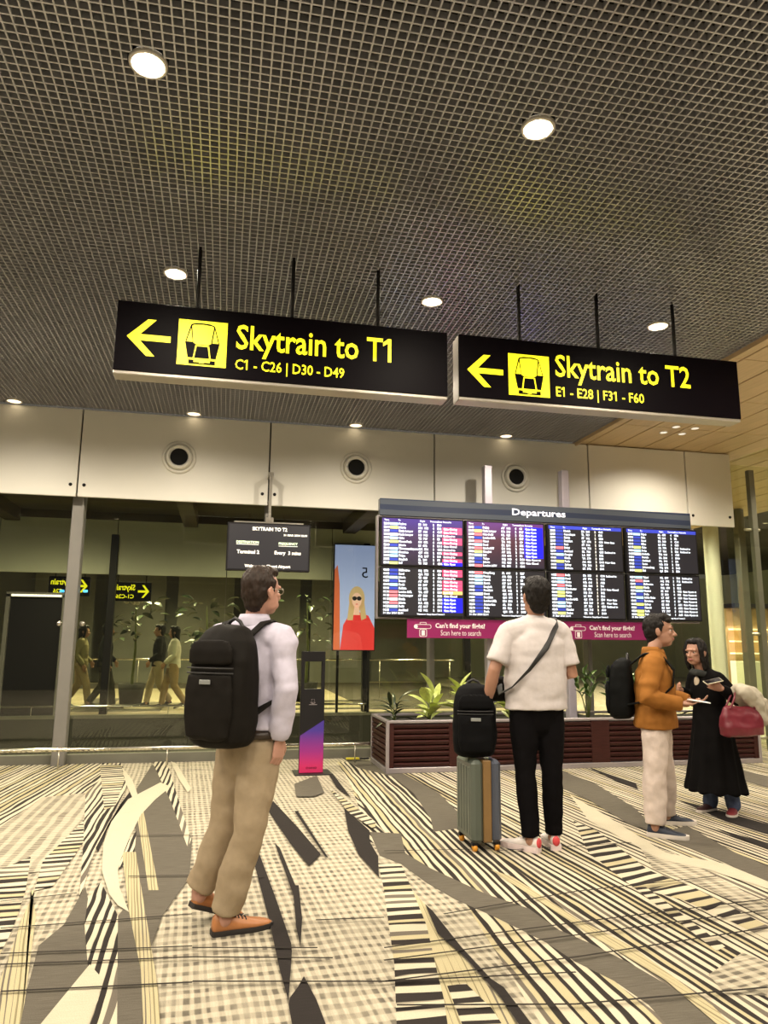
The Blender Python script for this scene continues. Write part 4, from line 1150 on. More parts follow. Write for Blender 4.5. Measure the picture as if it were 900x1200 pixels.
# ---- trees in the far hall
for i, (x, y, z, h, lb, nl) in enumerate(((-2.0, 17.9, 0, 2.25, 'dark leafy indoor tree, leftmost of three behind the second glass', 46), (-.40, 18.0, 0, 2.2, 'dark leafy indoor tree, middle of three, behind the walking man', 60), (2.0, 18.2, 0, 2.35, 'dark leafy indoor tree, rightmost of three, left of the reflected advert', 40))):
    r_ = random.Random(40 + i)
    t = thing('indoor_tree', lb, 'tree', (x, y, z - .02), 0, 'indoor trees in the far hall')
    MB().lathe([(0, 0), (.24, 0), (.30, .45), (.27, .45), (.25, .40), (0, .40)], (x, y, z - .02), 'z', 20).build('pot', M['concrete'], t, True)
    MB().tube([(x, y, .36), (x + .03, y, 1.2), (x - .02, y, h)], [.035, .028, .01], 8).build('trunk', M['stem'], t, True)
    for j in range(nl):
        a = r_.uniform(0, 6.28); rr = r_.uniform(.1, .62); zz = 1.35 + (h - 1.15) * r_.random()
        o = link('leaf', LEAF['far'][0], None); s_ = r_.uniform(.8, 1.5)
        o.scale = (s_, s_, s_); o.location = (rr * math.cos(a), rr * .6 * math.sin(a), zz); o.rotation_euler = (R(r_.uniform(-30, 40)), R(r_.uniform(-40, 40)), a - 1.57)
        o.parent = t
    if i == 0:
        bl = MB()
        for j in range(26):
            a = r_.uniform(0, 6.28); q = r_.uniform(0, .30)
            bl.ell((x - .1 + q * math.cos(a), y - .35 + .3 * q * math.sin(a), 2.35 + r_.uniform(-.12, .2)), (.06, .05, .06), nu=7, nv=5)
        tag(bl.build('blossom_cluster', M['blossom'], t, True), kind='stuff')

t = thing('floor_strip', 'small yellow and black strip lying at the foot of the bumper rail', 'marker', (1.60, 9.02, 0))
MB().cbox(1.50, 1.66, 9.00, 9.05, .014, .034, .004).build('yellow_part', pm('strip_yellow', (.62, .52, .03), .5), t)
MB().cbox(1.66, 1.78, 9.005, 9.045, .014, .03, .004).build('black_part', M['black_metal'], t)
# ================================================================== PEOPLE
SKIN = pm('skin_warm', (0.36, 0.185, 0.12), 0.5, 0, 0.06, 25)
SKIN_L = pm('skin_light', (0.47, 0.25, 0.185), 0.5, 0, 0.06, 25)
HAIR = pm('hair_black', (0.009, 0.007, 0.006), 0.6, 0, 0.4, 40, 0.6, (1, 1, .2), spec=0.2)
HAIR_B = pm('hair_dark_brown', (0.024, 0.014, 0.009), 0.55, 0, 0.4, 40, 0.6, (1, 1, .2), spec=0.25)
EYE = pm('eye_white', (0.7, 0.68, 0.64), 0.2)
IRIS = pm('eye_iris', (0.02, 0.012, 0.01), 0.2)
LIP = pm('lips', (0.36, 0.11, 0.09), 0.45)


def cloth(name, col, rough=0.8, var=0.07, scale=30, bump=0.25):
    return pm(name, col, rough, 0, var, scale, bump, spec=0.06)


def fold(ax=5, az=16, amp=.006, seed=0, z0=None):
    s_ = Vector((seed * 3.7, seed * 1.3, seed * 2.1))
    def f(p):
        a = noise.noise(Vector((p.x * ax, p.y * ax, p.z * az)) + s_)
        b = noise.noise(Vector((p.x * ax * 2.3, p.y * ax * 2.3, p.z * az * 1.7)) + s_ * 2)
        k = 1.0
        if z0: k = .5 + max(0, min(1, (z0 - p.z) / .5))
        return amp * k * (a + .5 * b)
    return f


def V(p): return Vector(p)


class Body:
    def __init__(s, J, scale, hfwd=None, tilt=0.0):
        s.J = {k: Vector(v) for k, v in J.items()}
        s.s = scale; s.hk = 1.10; s.lift = 0.0
        r = s.J['shR'] - s.J['shL']; r.z = 0; r.normalize()
        s.rt = r
        s.fw = Vector((0, 0, 1)).cross(r); s.fw.normalize()
        h = Vector(hfwd).normalized() if hfwd else s.fw.copy()
        s.hf = h
        s.hl = Vector((0, 0, 1)).cross(h); s.hl.normalize()     # head left
        s.hu = h.cross(s.hl); s.hu.normalize()
        s.hm = (s.J['hipR'] + s.J['hipL']) / 2
        s.sm = (s.J['shR'] + s.J['shL']) / 2

    def head_p(s, f, l, u):
        return s.J['head'] + (s.hf * f + s.hl * l + s.hu * u) * (s.s * s.hk)

    def torso_pts(s):
        a, b = s.hm, s.sm
        return [a + V((0, 0, -.075)) * s.s, a + V((0, 0, .02)) * s.s, a.lerp(b, .30), a.lerp(b, .62), a.lerp(b, .84), b + V((0, 0, .015)) * s.s]

    def torso(s, mb, add=0.0, wide=1.0, lo=0, belly=1.0):
        R_ = [(.125, .105), (.168, .125), (.150 * belly, .112 * belly), (.168, .125), (.168, .112), (.125, .078)]
        rad = [((a * wide + add) * s.s, (b + add) * s.s) for a, b in R_]
        p = s.torso_pts()
        if lo: p[1] = p[1] + V((0, 0, s.lift))
        mb.tube(p[lo:], rad[lo:], 24, lat=s.rt, round_ends=(lo == 0), round_tip=True)
        sh = .062 * s.s + add * s.s * .8
        for q in ('shR', 'shL'):
            mb.tube([s.sm.lerp(s.J[q], .25) + V((0, 0, .02)) * s.s, s.sm.lerp(s.J[q], .85)], [(sh * 1.05, sh * 1.05), (sh, sh)], 14)

    def limb(s, mb, names, rad, add=0.0, ext=0.0, n=16, tip=True):
        p = [s.J[q].copy() for q in names]
        pts, rr = [], []
        for i in range(len(p) - 1):
            pts += [p[i], p[i].lerp(p[i + 1], .33), p[i].lerp(p[i + 1], .7)]
        pts.append(p[-1])
        if ext: pts[-1] = p[-1] + (p[-1] - p[-2]).normalized() * ext
        mb.tube(pts, [(r + add) * s.s for r in rad], n, round_tip=tip)

    ARM = [.055, .052, .046, .041, .043, .036, .028]
    LEG = [.095, .090, .072, .058, .060, .052, .040]

    def hand(s, mb, wr, d, pn, thumb, curl=25, grip=0):
        """wr wrist point, d finger direction, pn palm normal, thumb side direction"""
        k = s.s; d = d.normalized(); pn = (pn - d * pn.dot(d)).normalized(); t = d.cross(pn)
        if t.dot(thumb) < 0: t = -t
        mb.tube([wr - d * .01 * k, wr + d * .03 * k, wr + d * .085 * k], [(.026 * k, .018 * k), (.038 * k, .016 * k), (.040 * k, .013 * k)], 12, lat=t)
        for (o, ln, r) in ((.031, .070, .0082), (.0105, .078, .0085), (-.0105, .073, .0082), (-.030, .058, .0072)):
            b = wr + d * (.085 * k) + t * (o * k)
            p = [b - d * .012 * k, b]; dd = d.copy(); c = curl
            sp = t * (o * .35)
            for q in (.42, .33, .25):
                ang = R(c); dd = (dd * math.cos(ang) + pn * math.sin(ang)).normalized()
                p.append(p[-1] + (dd + sp).normalized() * ln * q * k); c = curl * 1.1 + grip
            mb.tube(p, [r * k, r * k, r * k * .97, r * k * .92, r * k * .8], 8)
        b = wr + d * .022 * k + t * .026 * k
        d2 = (d * .75 + t * .6 + pn * .25).normalized(); d3 = (d * .95 + t * .15 + pn * .35).normalized()
        mb.tube([b, b + d2 * .042 * k, b + d2 * .042 * k + d3 * .032 * k], [.013 * k, .0105 * k, .0085 * k], 8)

    def build_skin(s, parent, skin, handspec, voxel=.0055, smooth=2):
        k = s.s; mb = MB()
        s.torso(mb)
        mb.tube([s.sm + V((0, 0, -.02)) * k, s.J['neck'] + V((0, 0, .01)) * k, s.head_p(-.012, 0, -.045)], [(.075 * k, .062 * k), (.055 * k, .055 * k), (.055 * k, .058 * k)], 18, lat=s.rt)
        for q in 'RL':
            s.limb(mb, ['sh' + q, 'el' + q, 'wr' + q], s.ARM)
            s.limb(mb, ['hip' + q, 'kn' + q, 'an' + q], s.LEG)
            wr, d, pn, th, cu, gr = handspec[q]
            s.hand(mb, s.J['wr' + q], V(d), V(pn), V(th), cu, gr)
            an = s.J['an' + q]
            mb.ell(an + V((0, 0, -.02)) * k, (.04 * k, .045 * k, .045 * k))
        ax = (s.hf, s.hl, s.hu)
        H = s.head_p; k = s.s * s.hk
        mb.ell(H(-.006, 0, .030), (.097 * k, .076 * k, .092 * k), ax, 22, 14)      # skull
        mb.ell(H(.018, 0, -.035), (.078 * k, .064 * k, .082 * k), ax, 20, 12)       # face
        mb.ell(H(.048, 0, -.088), (.034 * k, .036 * k, .026 * k), ax)               # chin
        mb.ell(H(.03, .035, -.066), (.05 * k, .024 * k, .03 * k), ax); mb.ell(H(.03, -.035, -.066), (.05 * k, .024 * k, .03 * k), ax)
        mb.tube([H(.088, 0, .012), H(.103, 0, -.014), H(.112, 0, -.032)], [.008 * k, .010 * k, .013 * k], 10)   # nose
        mb.ell(H(.098, .012, -.035), (.012 * k, .009 * k, .008 * k), ax); mb.ell(H(.098, -.012, -.035), (.012 * k, .009 * k, .008 * k), ax)
        mb.ell(H(.086, 0, -.058), (.012 * k, .026 * k, .008 * k), ax); mb.ell(H(.085, 0, -.068), (.012 * k, .022 * k, .008 * k), ax)
        mb.tube([H(.080, .045, .022), H(.092, .02, .026), H(.092, -.02, .026), H(.080, -.045, .022)], .010 * k, 8)     # brow
        mb.ell(H(.068, .036, -.018), (.02 * k, .022 * k, .016 * k), ax); mb.ell(H(.068, -.036, -.018), (.02 * k, .022 * k, .016 * k), ax)
        for e in (1, -1):                                                           # ears
            mb.ell(H(-.010, e * .079, -.006), (.020 * k, .009 * k, .033 * k), ax)
            mb.tube([H(-.02, e * .084, .015), H(-.026, e * .086, -.002), H(-.012, e * .082, -.030)], .006 * k, 8)
        o = link('body', remesh(mb, voxel, smooth), skin, parent)
        return o

    def face(s, parent):
        k = s.s * s.hk; H = s.head_p; ax = (s.hf, s.hl, s.hu)
        for e in (1, -1):
            ey = MB().ell(H(.0765, e * .031, .003), (.010 * k, .012 * k, .0055 * k), ax, 12, 8).build('eye', EYE, parent, True)
            MB().ell(H(.0840, e * .031, .003), (.0045 * k, .0062 * k, .0056 * k), ax, 10, 6).build('iris', IRIS, ey, True)
            MB().tube([H(.090, e * .014, .024), H(.093, e * .03, .030), H(.080, e * .048, .025)], [.003 * k, .004 * k, .002 * k], 6).build('eyebrow', HAIR, parent, True)
        MB().tube([H(.090, .021, -.062), H(.0985, 0, -.061), H(.090, -.021, -.062)], [(.003 * k, .006 * k), (.005 * k, .008 * k), (.003 * k, .006 * k)], 8).build('lips', LIP, parent, True)

    def hair(s, parent, mat, style='short', seed=0):
        k = s.s * s.hk; H = s.head_p; ax = (s.hf, s.hl, s.hu); mb = MB()
        mb.ell(H(-.024, 0, .042), (.093 * k, .084 * k, .096 * k), ax, 22, 14)
        mb.ell(H(-.046, 0, .005), (.066 * k, .080 * k, .085 * k), ax, 20, 12)
        mb.ell(H(.030, 0, .100), (.062 * k, .062 * k, .034 * k), ax, 18, 10)
        mb.ell(H(-.056, 0, -.050), (.042 * k, .060 * k, .052 * k), ax, 16, 10)
        for e in (1, -1): mb.tube([H(.012, e * .078, .05), H(.010, e * .080, .005)], [.014 * k, .007 * k], 8)
        if style == 'fringe':
            mb.ell(H(.062, 0, .078), (.036 * k, .062 * k, .028 * k), ax, 16, 10)
        if style == 'long':
            mb.tube([H(-.02, 0, .04), H(-.055, 0, -.06), H(-.07, 0, -.15), H(-.075, 0, -.21)], [(.09 * k, .08 * k), (.085 * k, .055 * k), (.085 * k, .04 * k), (.06 * k, .025 * k)], 18, lat=s.hl)
            for e in (1, -1):
                mb.tube([H(.03, e * .050, .10), H(.040, e * .078, .03), H(.022, e * .082, -.06), H(-.005, e * .08, -.15)], [.026 * k, .022 * k, .024 * k, .018 * k], 10)
        f1 = lambda p: .006 * noise.noise(V((p.x * 60, p.y * 60, p.z * 22)) + V((seed, 0, 0))) + .004 * noise.noise(V((p.x * 140, p.y * 140, p.z * 40)))
        return link('hair', remesh(mb, .0055, 2, f1), mat, parent)

    def shoe(s, parent, ank, direction, mat, sole_mat, pitch=0, length=.285, sole_h=.022, lace=None):
        k = s.s; d = V(direction); d.z = 0; d.normalize(); z = V((0, 0, 1)); t = z.cross(d)
        rot = Matrix.Rotation(R(pitch), 3, t)
        L = length * k
        heel = V((ank.x, ank.y, 0)) - d * .06 * k
        toe = heel + d * (L * .78)
        def P(x, y, zz):
            p = heel + d * x + t * y + z * zz
            if pitch: p = toe + rot @ (p - toe)
            return p
        prof = [(0.0, .018, .050), (.02, .030, .085), (.08, .033, .098), (.16, .034, .098), (.27, .036, .092), (.38, .040, .078), (.52, .045, .064), (.68, .048, .052), (.82, .044, .044), (.92, .034, .036), (1.0, .012, .024)]
        rr, so_ = [], []
        for u, w, h in prof:
            ring = []
            for j in range(14):
                a = 2 * math.pi * j / 14; c, sn = math.cos(a), math.sin(a)
                y = w * k * (abs(c) ** .7) * (1 if c > 0 else -1)
                zz = sole_h * k + (h * k - sole_h * k) * (max(0, sn) ** .8) if sn > 0 else sole_h * k * .9
                ring.append(P(u * L, y, zz))
            rr.append(ring)
            so_.append([P(u * L + (.004 * k if u > .9 else (-.004 * k if u < .1 else 0)), y * (w + .004) * k, zz * k) for y, zz in ((-1, .001), (1, .001), (1.02, sole_h * .6), (1, sole_h * 1.1), (-1, sole_h * 1.1), (-1.02, sole_h * .6))])
        o = MB().rings(rr).build('shoe', mat, parent, True)
        MB().rings(so_).build('sole', sole_mat, o)
        if lace:
            lc = MB()
            for q in range(4):
                u = .36 + q * .06; h = .080 - q * .006
                lc.tube([P(u * L, -.024 * k, h * k - .004), P(u * L, 0, h * k + .004 * k), P(u * L, .024 * k, h * k - .004)], .004 * k, 6)
            lc.build('laces', lace, o, True)
        return o

    def trousers(s, parent, mat, add=(.018, .020, .02, .022, .016, .018, .026), seed=1, amp=.006, drop=.0, waist=.03):
        k = s.s; mb = MB()
        p = s.torso_pts()
        mb.tube([p[0] + V((0, 0, .0)), p[1], p[1] + V((0, 0, waist + .05)) * k], [(.145 * k, .120 * k), (.188 * k, .140 * k), (.172 * k, .130 * k)], 24, lat=s.rt, round_tip=False)
        for q in 'RL':
            names = ['hip' + q, 'kn' + q, 'an' + q]
            rad = [a + b for a, b in zip(s.LEG, add)]
            j = [s.J[n_].copy() for n_ in names]
            pts = [j[0], j[0].lerp(j[1], .33), j[0].lerp(j[1], .7), j[1], j[1].lerp(j[2], .33), j[1].lerp(j[2], .7), j[2] + V((0, 0, .005 - drop)) * k]
            mb.tube(pts, [r * k for r in rad], 18, round_tip=False)
        return link('trousers', remesh(mb, .009, 3, fold(9, 11, amp, seed)), mat, parent)

    def top(s, parent, name, mat, add=.022, sleeve='long', arm_add=.016, hem=0.0, seed=2, amp=.005, wide=1.0, voxel=.009, belly=1.0, hemw=1.0):
        k = s.s; mb = MB()
        s.torso(mb, add, wide, 1, belly)
        p = s.torso_pts()
        if hem: mb.tube([p[1] + V((0, 0, .08)) * k, p[1] - V((0, 0, hem)) * k], [((.164 * wide + add) * k, (.124 + add) * k), ((.174 * hemw + add) * k, (.134 + add) * k)], 24, lat=s.rt, round_ends=False)
        mb.tube([s.sm + V((0, 0, .0)) * k, s.J['neck'] + V((0, 0, -.005)) * k], [(.090 * k, .080 * k), (.066 * k, .066 * k)], 18, lat=s.rt)
        for q in 'RL':
            if sleeve == 'long':
                s.limb(mb, ['sh' + q, 'el' + q, 'wr' + q], s.ARM, arm_add, tip=False)
            else:
                a, b = s.J['sh' + q], s.J['el' + q]
                mb.tube([a, a.lerp(b, .35), a.lerp(b, .80)], [(.058 + arm_add) * k, (.062 + arm_add) * k, (.066 + arm_add) * k], 16, round_tip=False)
        return link(name, remesh(mb, voxel, 4, fold(6, 13, amp, seed)), mat, parent)

    def collar(s, parent, mat, h=.045, r=.064, name='collar'):
        k = s.s; c = s.J['neck'] + V((0, 0, -.012)) * k; rr = []
        for (dr, dz) in ((.012, -.01), (.004, h), (.012, h + .004), (.022, h * .5), (.026, -.012)):
            rr.append([c + s.rt * ((r + dr) * k * math.cos(a)) + s.fw * ((r + dr) * k * math.sin(a)) + V((0, 0, dz * k - (.02 * k if math.sin(a) > .5 else 0))) for a in [2 * math.pi * j / 24 for j in range(24)]])
        return MB().rings(rr, cap=False).build(name, mat, parent, True)


def backpack(name, label, c, back, lat, size, mats, shoulders=None, group=None, body=None):
    """c centre, back = outward direction, lat = lateral direction, size (w, d, h)"""
    w, d, h = size; z = V((0, 0, 1)); c = V(c); back = V(back).normalized(); lat = V(lat).normalized()
    t = thing(name, label, 'backpack', c - z * (h / 2), 0, group)
    def sec(u, kw, kd, off=0, n=28, e=.62):
        rr = []
        for j in range(n):
            a = 2 * math.pi * j / n; cx, sy = math.cos(a), math.sin(a)
            x = w / 2 * kw * abs(cx) ** e * (1 if cx > 0 else -1); y = d / 2 * kd * abs(sy) ** e * (1 if sy > 0 else -1)
            rr.append(c + lat * x + back * (y + off) + z * (u * h - h / 2))
        return rr
    S = [sec(0, .55, .5), sec(.015, .78, .72), sec(.06, .92, .92), sec(.2, 1, 1.04), sec(.45, 1.0, 1.05), sec(.7, .96, .96), sec(.86, .86, .80, -.01), sec(.95, .70, .60, -.02), sec(.985, .5, .4, -.025), sec(1.0, .25, .2, -.03)]
    mb = MB().rings(S)
    link('main_bag', remesh(mb, .010, 2, fold(7, 9, .007, 5)), mats[0], t)
    w0, d0 = w, d
    # front pocket
    def sec2(u, kw, kd):
        rr = []
        for j in range(24):
            a = 2 * math.pi * j / 24; cx, sy = math.cos(a), math.sin(a)
            rr.append(c + lat * (w * .40 * kw * abs(cx) ** .6 * (1 if cx > 0 else -1)) + back * (d * .50 + d * .13 * kd * abs(sy) ** .6 * (1 if sy > 0 else -1)) + z * (u * h - h / 2))
        return rr
    mb = MB().rings([sec2(.07, .6, .3), sec2(.10, .9, .8), sec2(.25, 1, 1.1), sec2(.45, 1, 1.0), sec2(.58, .95, .7), sec2(.61, .7, .2)])
    link('front_pocket', remesh(mb, .009, 2, fold(8, 10, .005, 9)), mats[0], t)
    mb = MB().rings([sec2(.66, .7, .2), sec2(.68, .95, .6), sec2(.78, .95, .6), sec2(.86, .8, .2), sec2(.88, .5, .0)])
    link('top_pocket', remesh(mb, .009, 2), mats[0], t)
    for u in (.64, .60):
        MB().tube([c + lat * (w * .40 * q) + back * (d * .60 - abs(q) ** 3 * .02) + z * (u * h - h / 2) for q in (-1, -.5, 0, .5, 1)], .004, 6).build('zip', mats[1], t, True)
    MB().tube([c + lat * q * .055 + back * (-d * .30) + z * (h / 2 - .015 + .045 * (1 - q * q)) for q in (-1, -.6, 0, .6, 1)], (.010), 8).build('handle', mats[1], t, True)
    MB().cbox(-.035, .035, -.003, .003, -.011, .011, .002, mat=Matrix.Translation(c + back * (d * .655) + z * (.03 * h)) @ Matrix((lat, back, z)).transposed().to_4x4()).build('logo_patch', mats[2], t)
    if body is not None:
        k = body.s
        for q, sg in (('shR', 1), ('shL', -1)):
            sp = body.sm.lerp(body.J[q], .62) + z * .088 * k
            fr_ = body.fw
            pts = [c + lat * 0 + body.rt * sg * .07 - back * d * .45 + z * (h * .40), sp - fr_ * .07 - z * .012, sp, sp + fr_ * .085 * k - z * .04, sp + fr_ * .150 * k - z * .14 * k, sp + fr_ * .140 * k + body.rt * sg * .03 - z * .26 * k, sp + fr_ * .03 + body.rt * sg * .075 * k - z * .36 * k, c + body.rt * sg * .13 - back * d * .3 - z * h * .25]
            MB().tube(pts, [(.026, .008)] * 8, 10, lat=body.rt).build('shoulder_strap', mats[0], t, True)
    return t


# ---------------------------------------------------------------- walking man with backpack
J1 = dict(head=(0.190, 3.980, 1.659), neck=(0.156, 4.000, 1.505), shR=(0.299, 3.880, 1.416), shL=(-0.001, 4.140, 1.424), elR=(0.318, 3.800, 1.163), wrR=(0.300, 3.840, 0.918), elL=(-0.015, 4.220, 1.157), wrL=(0.070, 4.280, 0.914),
          hipR=(0.215, 3.930, 0.865), hipL=(0.104, 4.055, 0.865), knR=(0.164, 3.885, 0.465), knL=(0.047, 4.060, 0.445), anR=(0.066, 3.930, 0.088), anL=(-0.061, 4.100, 0.150))
P1 = thing('person', 'man walking away with black backpack, pale lilac shirt, khaki trousers, tan shoes', 'person', (.12, 3.98, 0))
B1 = Body(J1, 1.0, (math.cos(R(38)), math.sin(R(38)), .05))
B1.hk = 1.04; B1.lift = .06
dn = (0, 0, -1)
B1.build_skin(P1, SKIN_L, {'R': (0, (-.08, .02, -1), (-.6, .75, 0), (.6, .7, -.2), 22, 0), 'L': (0, (.1, .05, -1), (.6, -.6, 0), (.7, .6, 0), 22, 0)})
B1.face(P1); B1.hair(P1, HAIR_B, 'short', 1)
sh1 = B1.top(P1, 'shirt', cloth('shirt_lilac_white', (.50, .47, .57)), .020, 'long', .020, 0.0, 3, .011)
B1.collar(sh1, cloth('shirt_collar_lilac', (.52, .49, .59)))
B1.trousers(P1, cloth('trousers_khaki', (.34, .265, .175)), (.012, .016, .020, .022, .022, .028, .034), 4, .009, -.012, waist=.012)
bp_ = B1.torso_pts()[1] + V((0, 0, .050))
MB().rings([[bp_ + V((0, 0, dz)) + B1.rt * (.186 + dr) * math.cos(a) + B1.fw * (.144 + dr) * math.sin(a) for a in [2 * math.pi * j / 32 for j in range(32)]] for dr, dz in ((0, -.018), (.006, -.018), (.006, .018), (0, .018))], cap=False).build('belt', pm('belt_leather', (.03, .018, .012), .4), P1, True)
TAN = pm('shoe_tan_leather', (.42, .17, .06), .38, 0, .2, 14); SOLE_D = pm('shoe_sole_dark', (.02, .016, .014), .7)
B1.shoe(P1, B1.J['anR'], (math.cos(R(14)), math.sin(R(14)), 0), TAN, SOLE_D, 0, .30, lace=SOLE_D)
B1.shoe(P1, B1.J['anL'], (math.cos(R(24)), math.sin(R(24)), 0), TAN, SOLE_D, 20, .30)
g = MB()
for e in (1, -1):
    g.tube([B1.head_p(.098, e * .052, .008), B1.head_p(.07, e * .074, .012), B1.head_p(-.012, e * .086, .014)], .0022, 6)
    ring = [B1.head_p(.102 - abs(math.cos(a)) * .004, e * .033 + .022 * math.cos(a), .004 + .017 * math.sin(a)) for a in [2 * math.pi * j / 16 for j in range(17)]]
    g.tube(ring, .0018, 6, round_ends=False)
g.tube([B1.head_p(.104, .011, .006), B1.head_p(.106, 0, .009), B1.head_p(.104, -.011, .006)], .0018, 6)
g.build('glasses', M['steel'], P1, True)
NYL = cloth('backpack_black_nylon', (.011, .0095, .008), .6, .15, 20); NYL2 = pm('strap_black', (.012, .011, .011), .6); LOGO = pm('patch_grey', (.22, .23, .22), .4)
ctr1 = B1.hm.lerp(B1.sm, .52) - B1.fw * .235
backpack('backpack', 'large dark grey black backpack on the back of the walking man', (ctr1.x + .012, ctr1.y + .01, 1.185), -B1.fw, B1.rt, (.36, .215, .60), (NYL, NYL2, LOGO), body=B1)

# ---------------------------------------------------------------- standing man in white, seen from behind
J2 = dict(head=(2.222, 5.02, 1.735), neck=(2.218, 5.04, 1.575), shR=(2.420, 5.04, 1.485), shL=(2.000, 5.04, 1.480), elR=(2.475, 5.00, 1.185), wrR=(2.45, 5.24, 1.190), elL=(1.890, 5.02, 1.215), wrL=(1.86, 5.10, 0.985),
          hipR=(2.303, 5.04, 0.935), hipL=(2.118, 5.04, 0.935), knR=(2.297, 5.00, 0.505), knL=(2.105, 5.02, 0.505), anR=(2.315, 5.04, 0.095), anL=(2.126, 5.00, 0.091))
P2 = thing('person', 'man in white T-shirt and black trousers standing with his back turned before the departures board', 'person', (2.21, 5.04, 0))
B2 = Body(J2, 1.05, (.05, 1, .10))
B2.build_skin(P2, SKIN, {'R': (0, (-.3, 1, .1), (-.3, 0, 1), (-1, .2, 0), 18, 0), 'L': (0, (-.1, .15, -1), (.2, .9, 0), (.9, .3, 0), 40, 25)})
B2.face(P2); B2.hair(P2, HAIR, 'short', 4)
ts = B2.top(P2, 'tshirt', cloth('tshirt_white', (.56, .515, .51), .85, .04, 40), .030, 'short', .010, .015, 6, .008, 1.10, belly=1.16, hemw=1.10)
B2.collar(ts, cloth('tshirt_rib', (.68, .64, .63)), .012, .062)
BLK = cloth('trousers_black', (.0045, .004, .0045), .85, .1)
B2.trousers(P2, BLK, (.008, .010, .010, .010, .010, .012, .018), 7, .006, .0)
WSH = pm('shoe_white', (.72, .66, .62), .5, 0, .05, 20); WSOLE = pm('shoe_sole_pink_white', (.75, .62, .60), .6); RED = pm('shoe_red_tab', (.62, .06, .07), .5)
for a_, dr in (('anL', (-.58, .82, 0)), ('anR', (.20, .98, 0))):
    so = B2.shoe(P2, B2.J[a_], dr, WSH, WSOLE, 0, .30, .032, lace=WSH)
    d = V(dr).normalized(); hp = B2.J[a_] - d * .060 * 1.05; hp.z = .062
    MB().ell(hp, (.014, .026, .034), (d, V((-d.y, d.x, 0)), V((0, 0, 1))), nu=12, nv=8).build('heel_tab', RED, so, True)
cb = thing('crossbody_bag', 'black crossbody strap and small pouch worn by the man in white', 'bag', (2.2, 5.0, 1.1))
k_ = 1.05
st = [V((2.335, 5.075, 1.575)), V((2.36, 5.02, 1.575)), V((2.335, 4.945, 1.52)), V((2.22, 4.872, 1.37)), V((2.09, 4.868, 1.22)), V((1.985, 4.93, 1.10)), V((1.945, 5.05, 1.05)), V((1.99, 5.19, 1.10))]
MB().tube(st, [(.022, .005)] * len(st), 10, lat=(1, 0, .8)).build('strap', NYL2, cb, True)
link('pouch', remesh(MB().cbox(1.93, 2.09, 5.20, 5.27, .98, 1.16, .02), .01, 3), NYL, cb)

# ---------------------------------------------------------------- suitcase with a black bag on top
sc = thing('suitcase', 'upright cabin suitcase with grey green shell and orange band beside the man in white', 'suitcase', (1.82, 5.16, 0))
def shell(x0, x1, y0, y1, z0, z1, nm, mat, ribs):
    mb = MB().cbox(x0, x1, y0, y1, z0, z1, .025)
    o = mb.build(nm, mat, sc)
    for i in range(ribs):
        yy = y0 + (y1 - y0) * (i + 1) / (ribs + 1)
        xx = x0 if nm == 'left_shell' else x1
        MB().cbox(xx - .004, xx + .004, yy - .012, yy + .012, z0 + .05, z1 - .05, .003).build('rib', mat, o)
    return o
shell(1.712, 1.800, 5.02, 5.38, .055, .60, 'left_shell', pm('suitcase_grey_green', (.09, .105, .085), .35, .1, .06, 8), 5)
shell(1.855, 1.930, 5.02, 5.38, .055, .60, 'right_shell', pm('suitcase_blue_grey', (.072, .082, .112), .35, .1, .06, 8), 5)
MB().cbox(1.797, 1.858, 5.028, 5.372, .06, .597, .006).build('zip_band', pm('suitcase_orange_band', (.21, .12, .042), .5, 0, .1, 10), sc)
OR = pm('wheel_orange', (.75, .32, .03), .4)
for wx in (1.74, 1.90):
    for wy in (5.06, 5.34):
        h = MB().cbox(wx - .022, wx + .022, wy - .02, wy + .02, .040, .060, .003).build('wheel_housing', M['black_metal'], sc)
        MB().lathe([(0, -.014), (.022, -.014), (.026, -.008), (.026, .008), (.022, .014), (0, .014)], (wx, wy, .026), 'x', 18).build('wheel', OR, h, True)
for hx in (1.755, 1.885):
    MB().tube([(hx, 5.33, .58), (hx, 5.33, 1.00)], .008, 8).build('handle_tube', M['steel'], sc, True)
MB().cbox(1.735, 1.905, 5.315, 5.345, .985, 1.015, .008).build('handle_grip', M['black_metal'], sc)
backpack('backpack', 'soft black backpack resting on top of the suitcase', (1.775, 5.135, .86), (-.25, -1, 0), (1, -.25, 0), (.31, .20, .50), (cloth('bag_black', (.0045, .0045, .005), .7), NYL2, LOGO))

# ---------------------------------------------------------------- man in brown jacket
J3 = dict(head=(3.388, 5.300, 1.505), neck=(3.325, 5.300, 1.345), shR=(3.235, 5.165, 1.255), shL=(3.420, 5.440, 1.255), elR=(3.110, 5.080, 1.005), wrR=(3.370, 5.050, 0.965), elL=(3.480, 5.500, 0.990), wrL=(3.640, 5.330, 0.965),
          hipR=(3.265, 5.225, 0.83), hipL=(3.375, 5.385, 0.83), knR=(3.225, 5.205, 0.455), knL=(3.425, 5.410, 0.450), anR=(3.200, 5.200, 0.085), anL=(3.50, 5.520, 0.085))
P3 = thing('person', 'man in brown orange jacket and pale trousers facing right with a phone in his hand', 'person', (3.34, 5.32, 0))
B3 = Body(J3, .955, (math.cos(R(-30)), math.sin(R(-30)), .06))
B3.build_skin(P3, SKIN, {'R': (0, (.9, -.25, .02), (0, 0, 1), (.25, 1, 0), 16, 6), 'L': (0, (.75, -.6, .0), (0, 0, 1), (-.5, -.8, 0), 22, 6)})
B3.face(P3); B3.hair(P3, HAIR, 'fringe', 8)
jk = B3.top(P3, 'jacket', cloth('jacket_brown_orange', (.27, .11, .024), .75, .12, 14), .036, 'long', .028, .085, 9, .010, 1.04, belly=1.12, hemw=1.16)
B3.collar(jk, cloth('jacket_collar', (.25, .105, .025)), .05, .070)
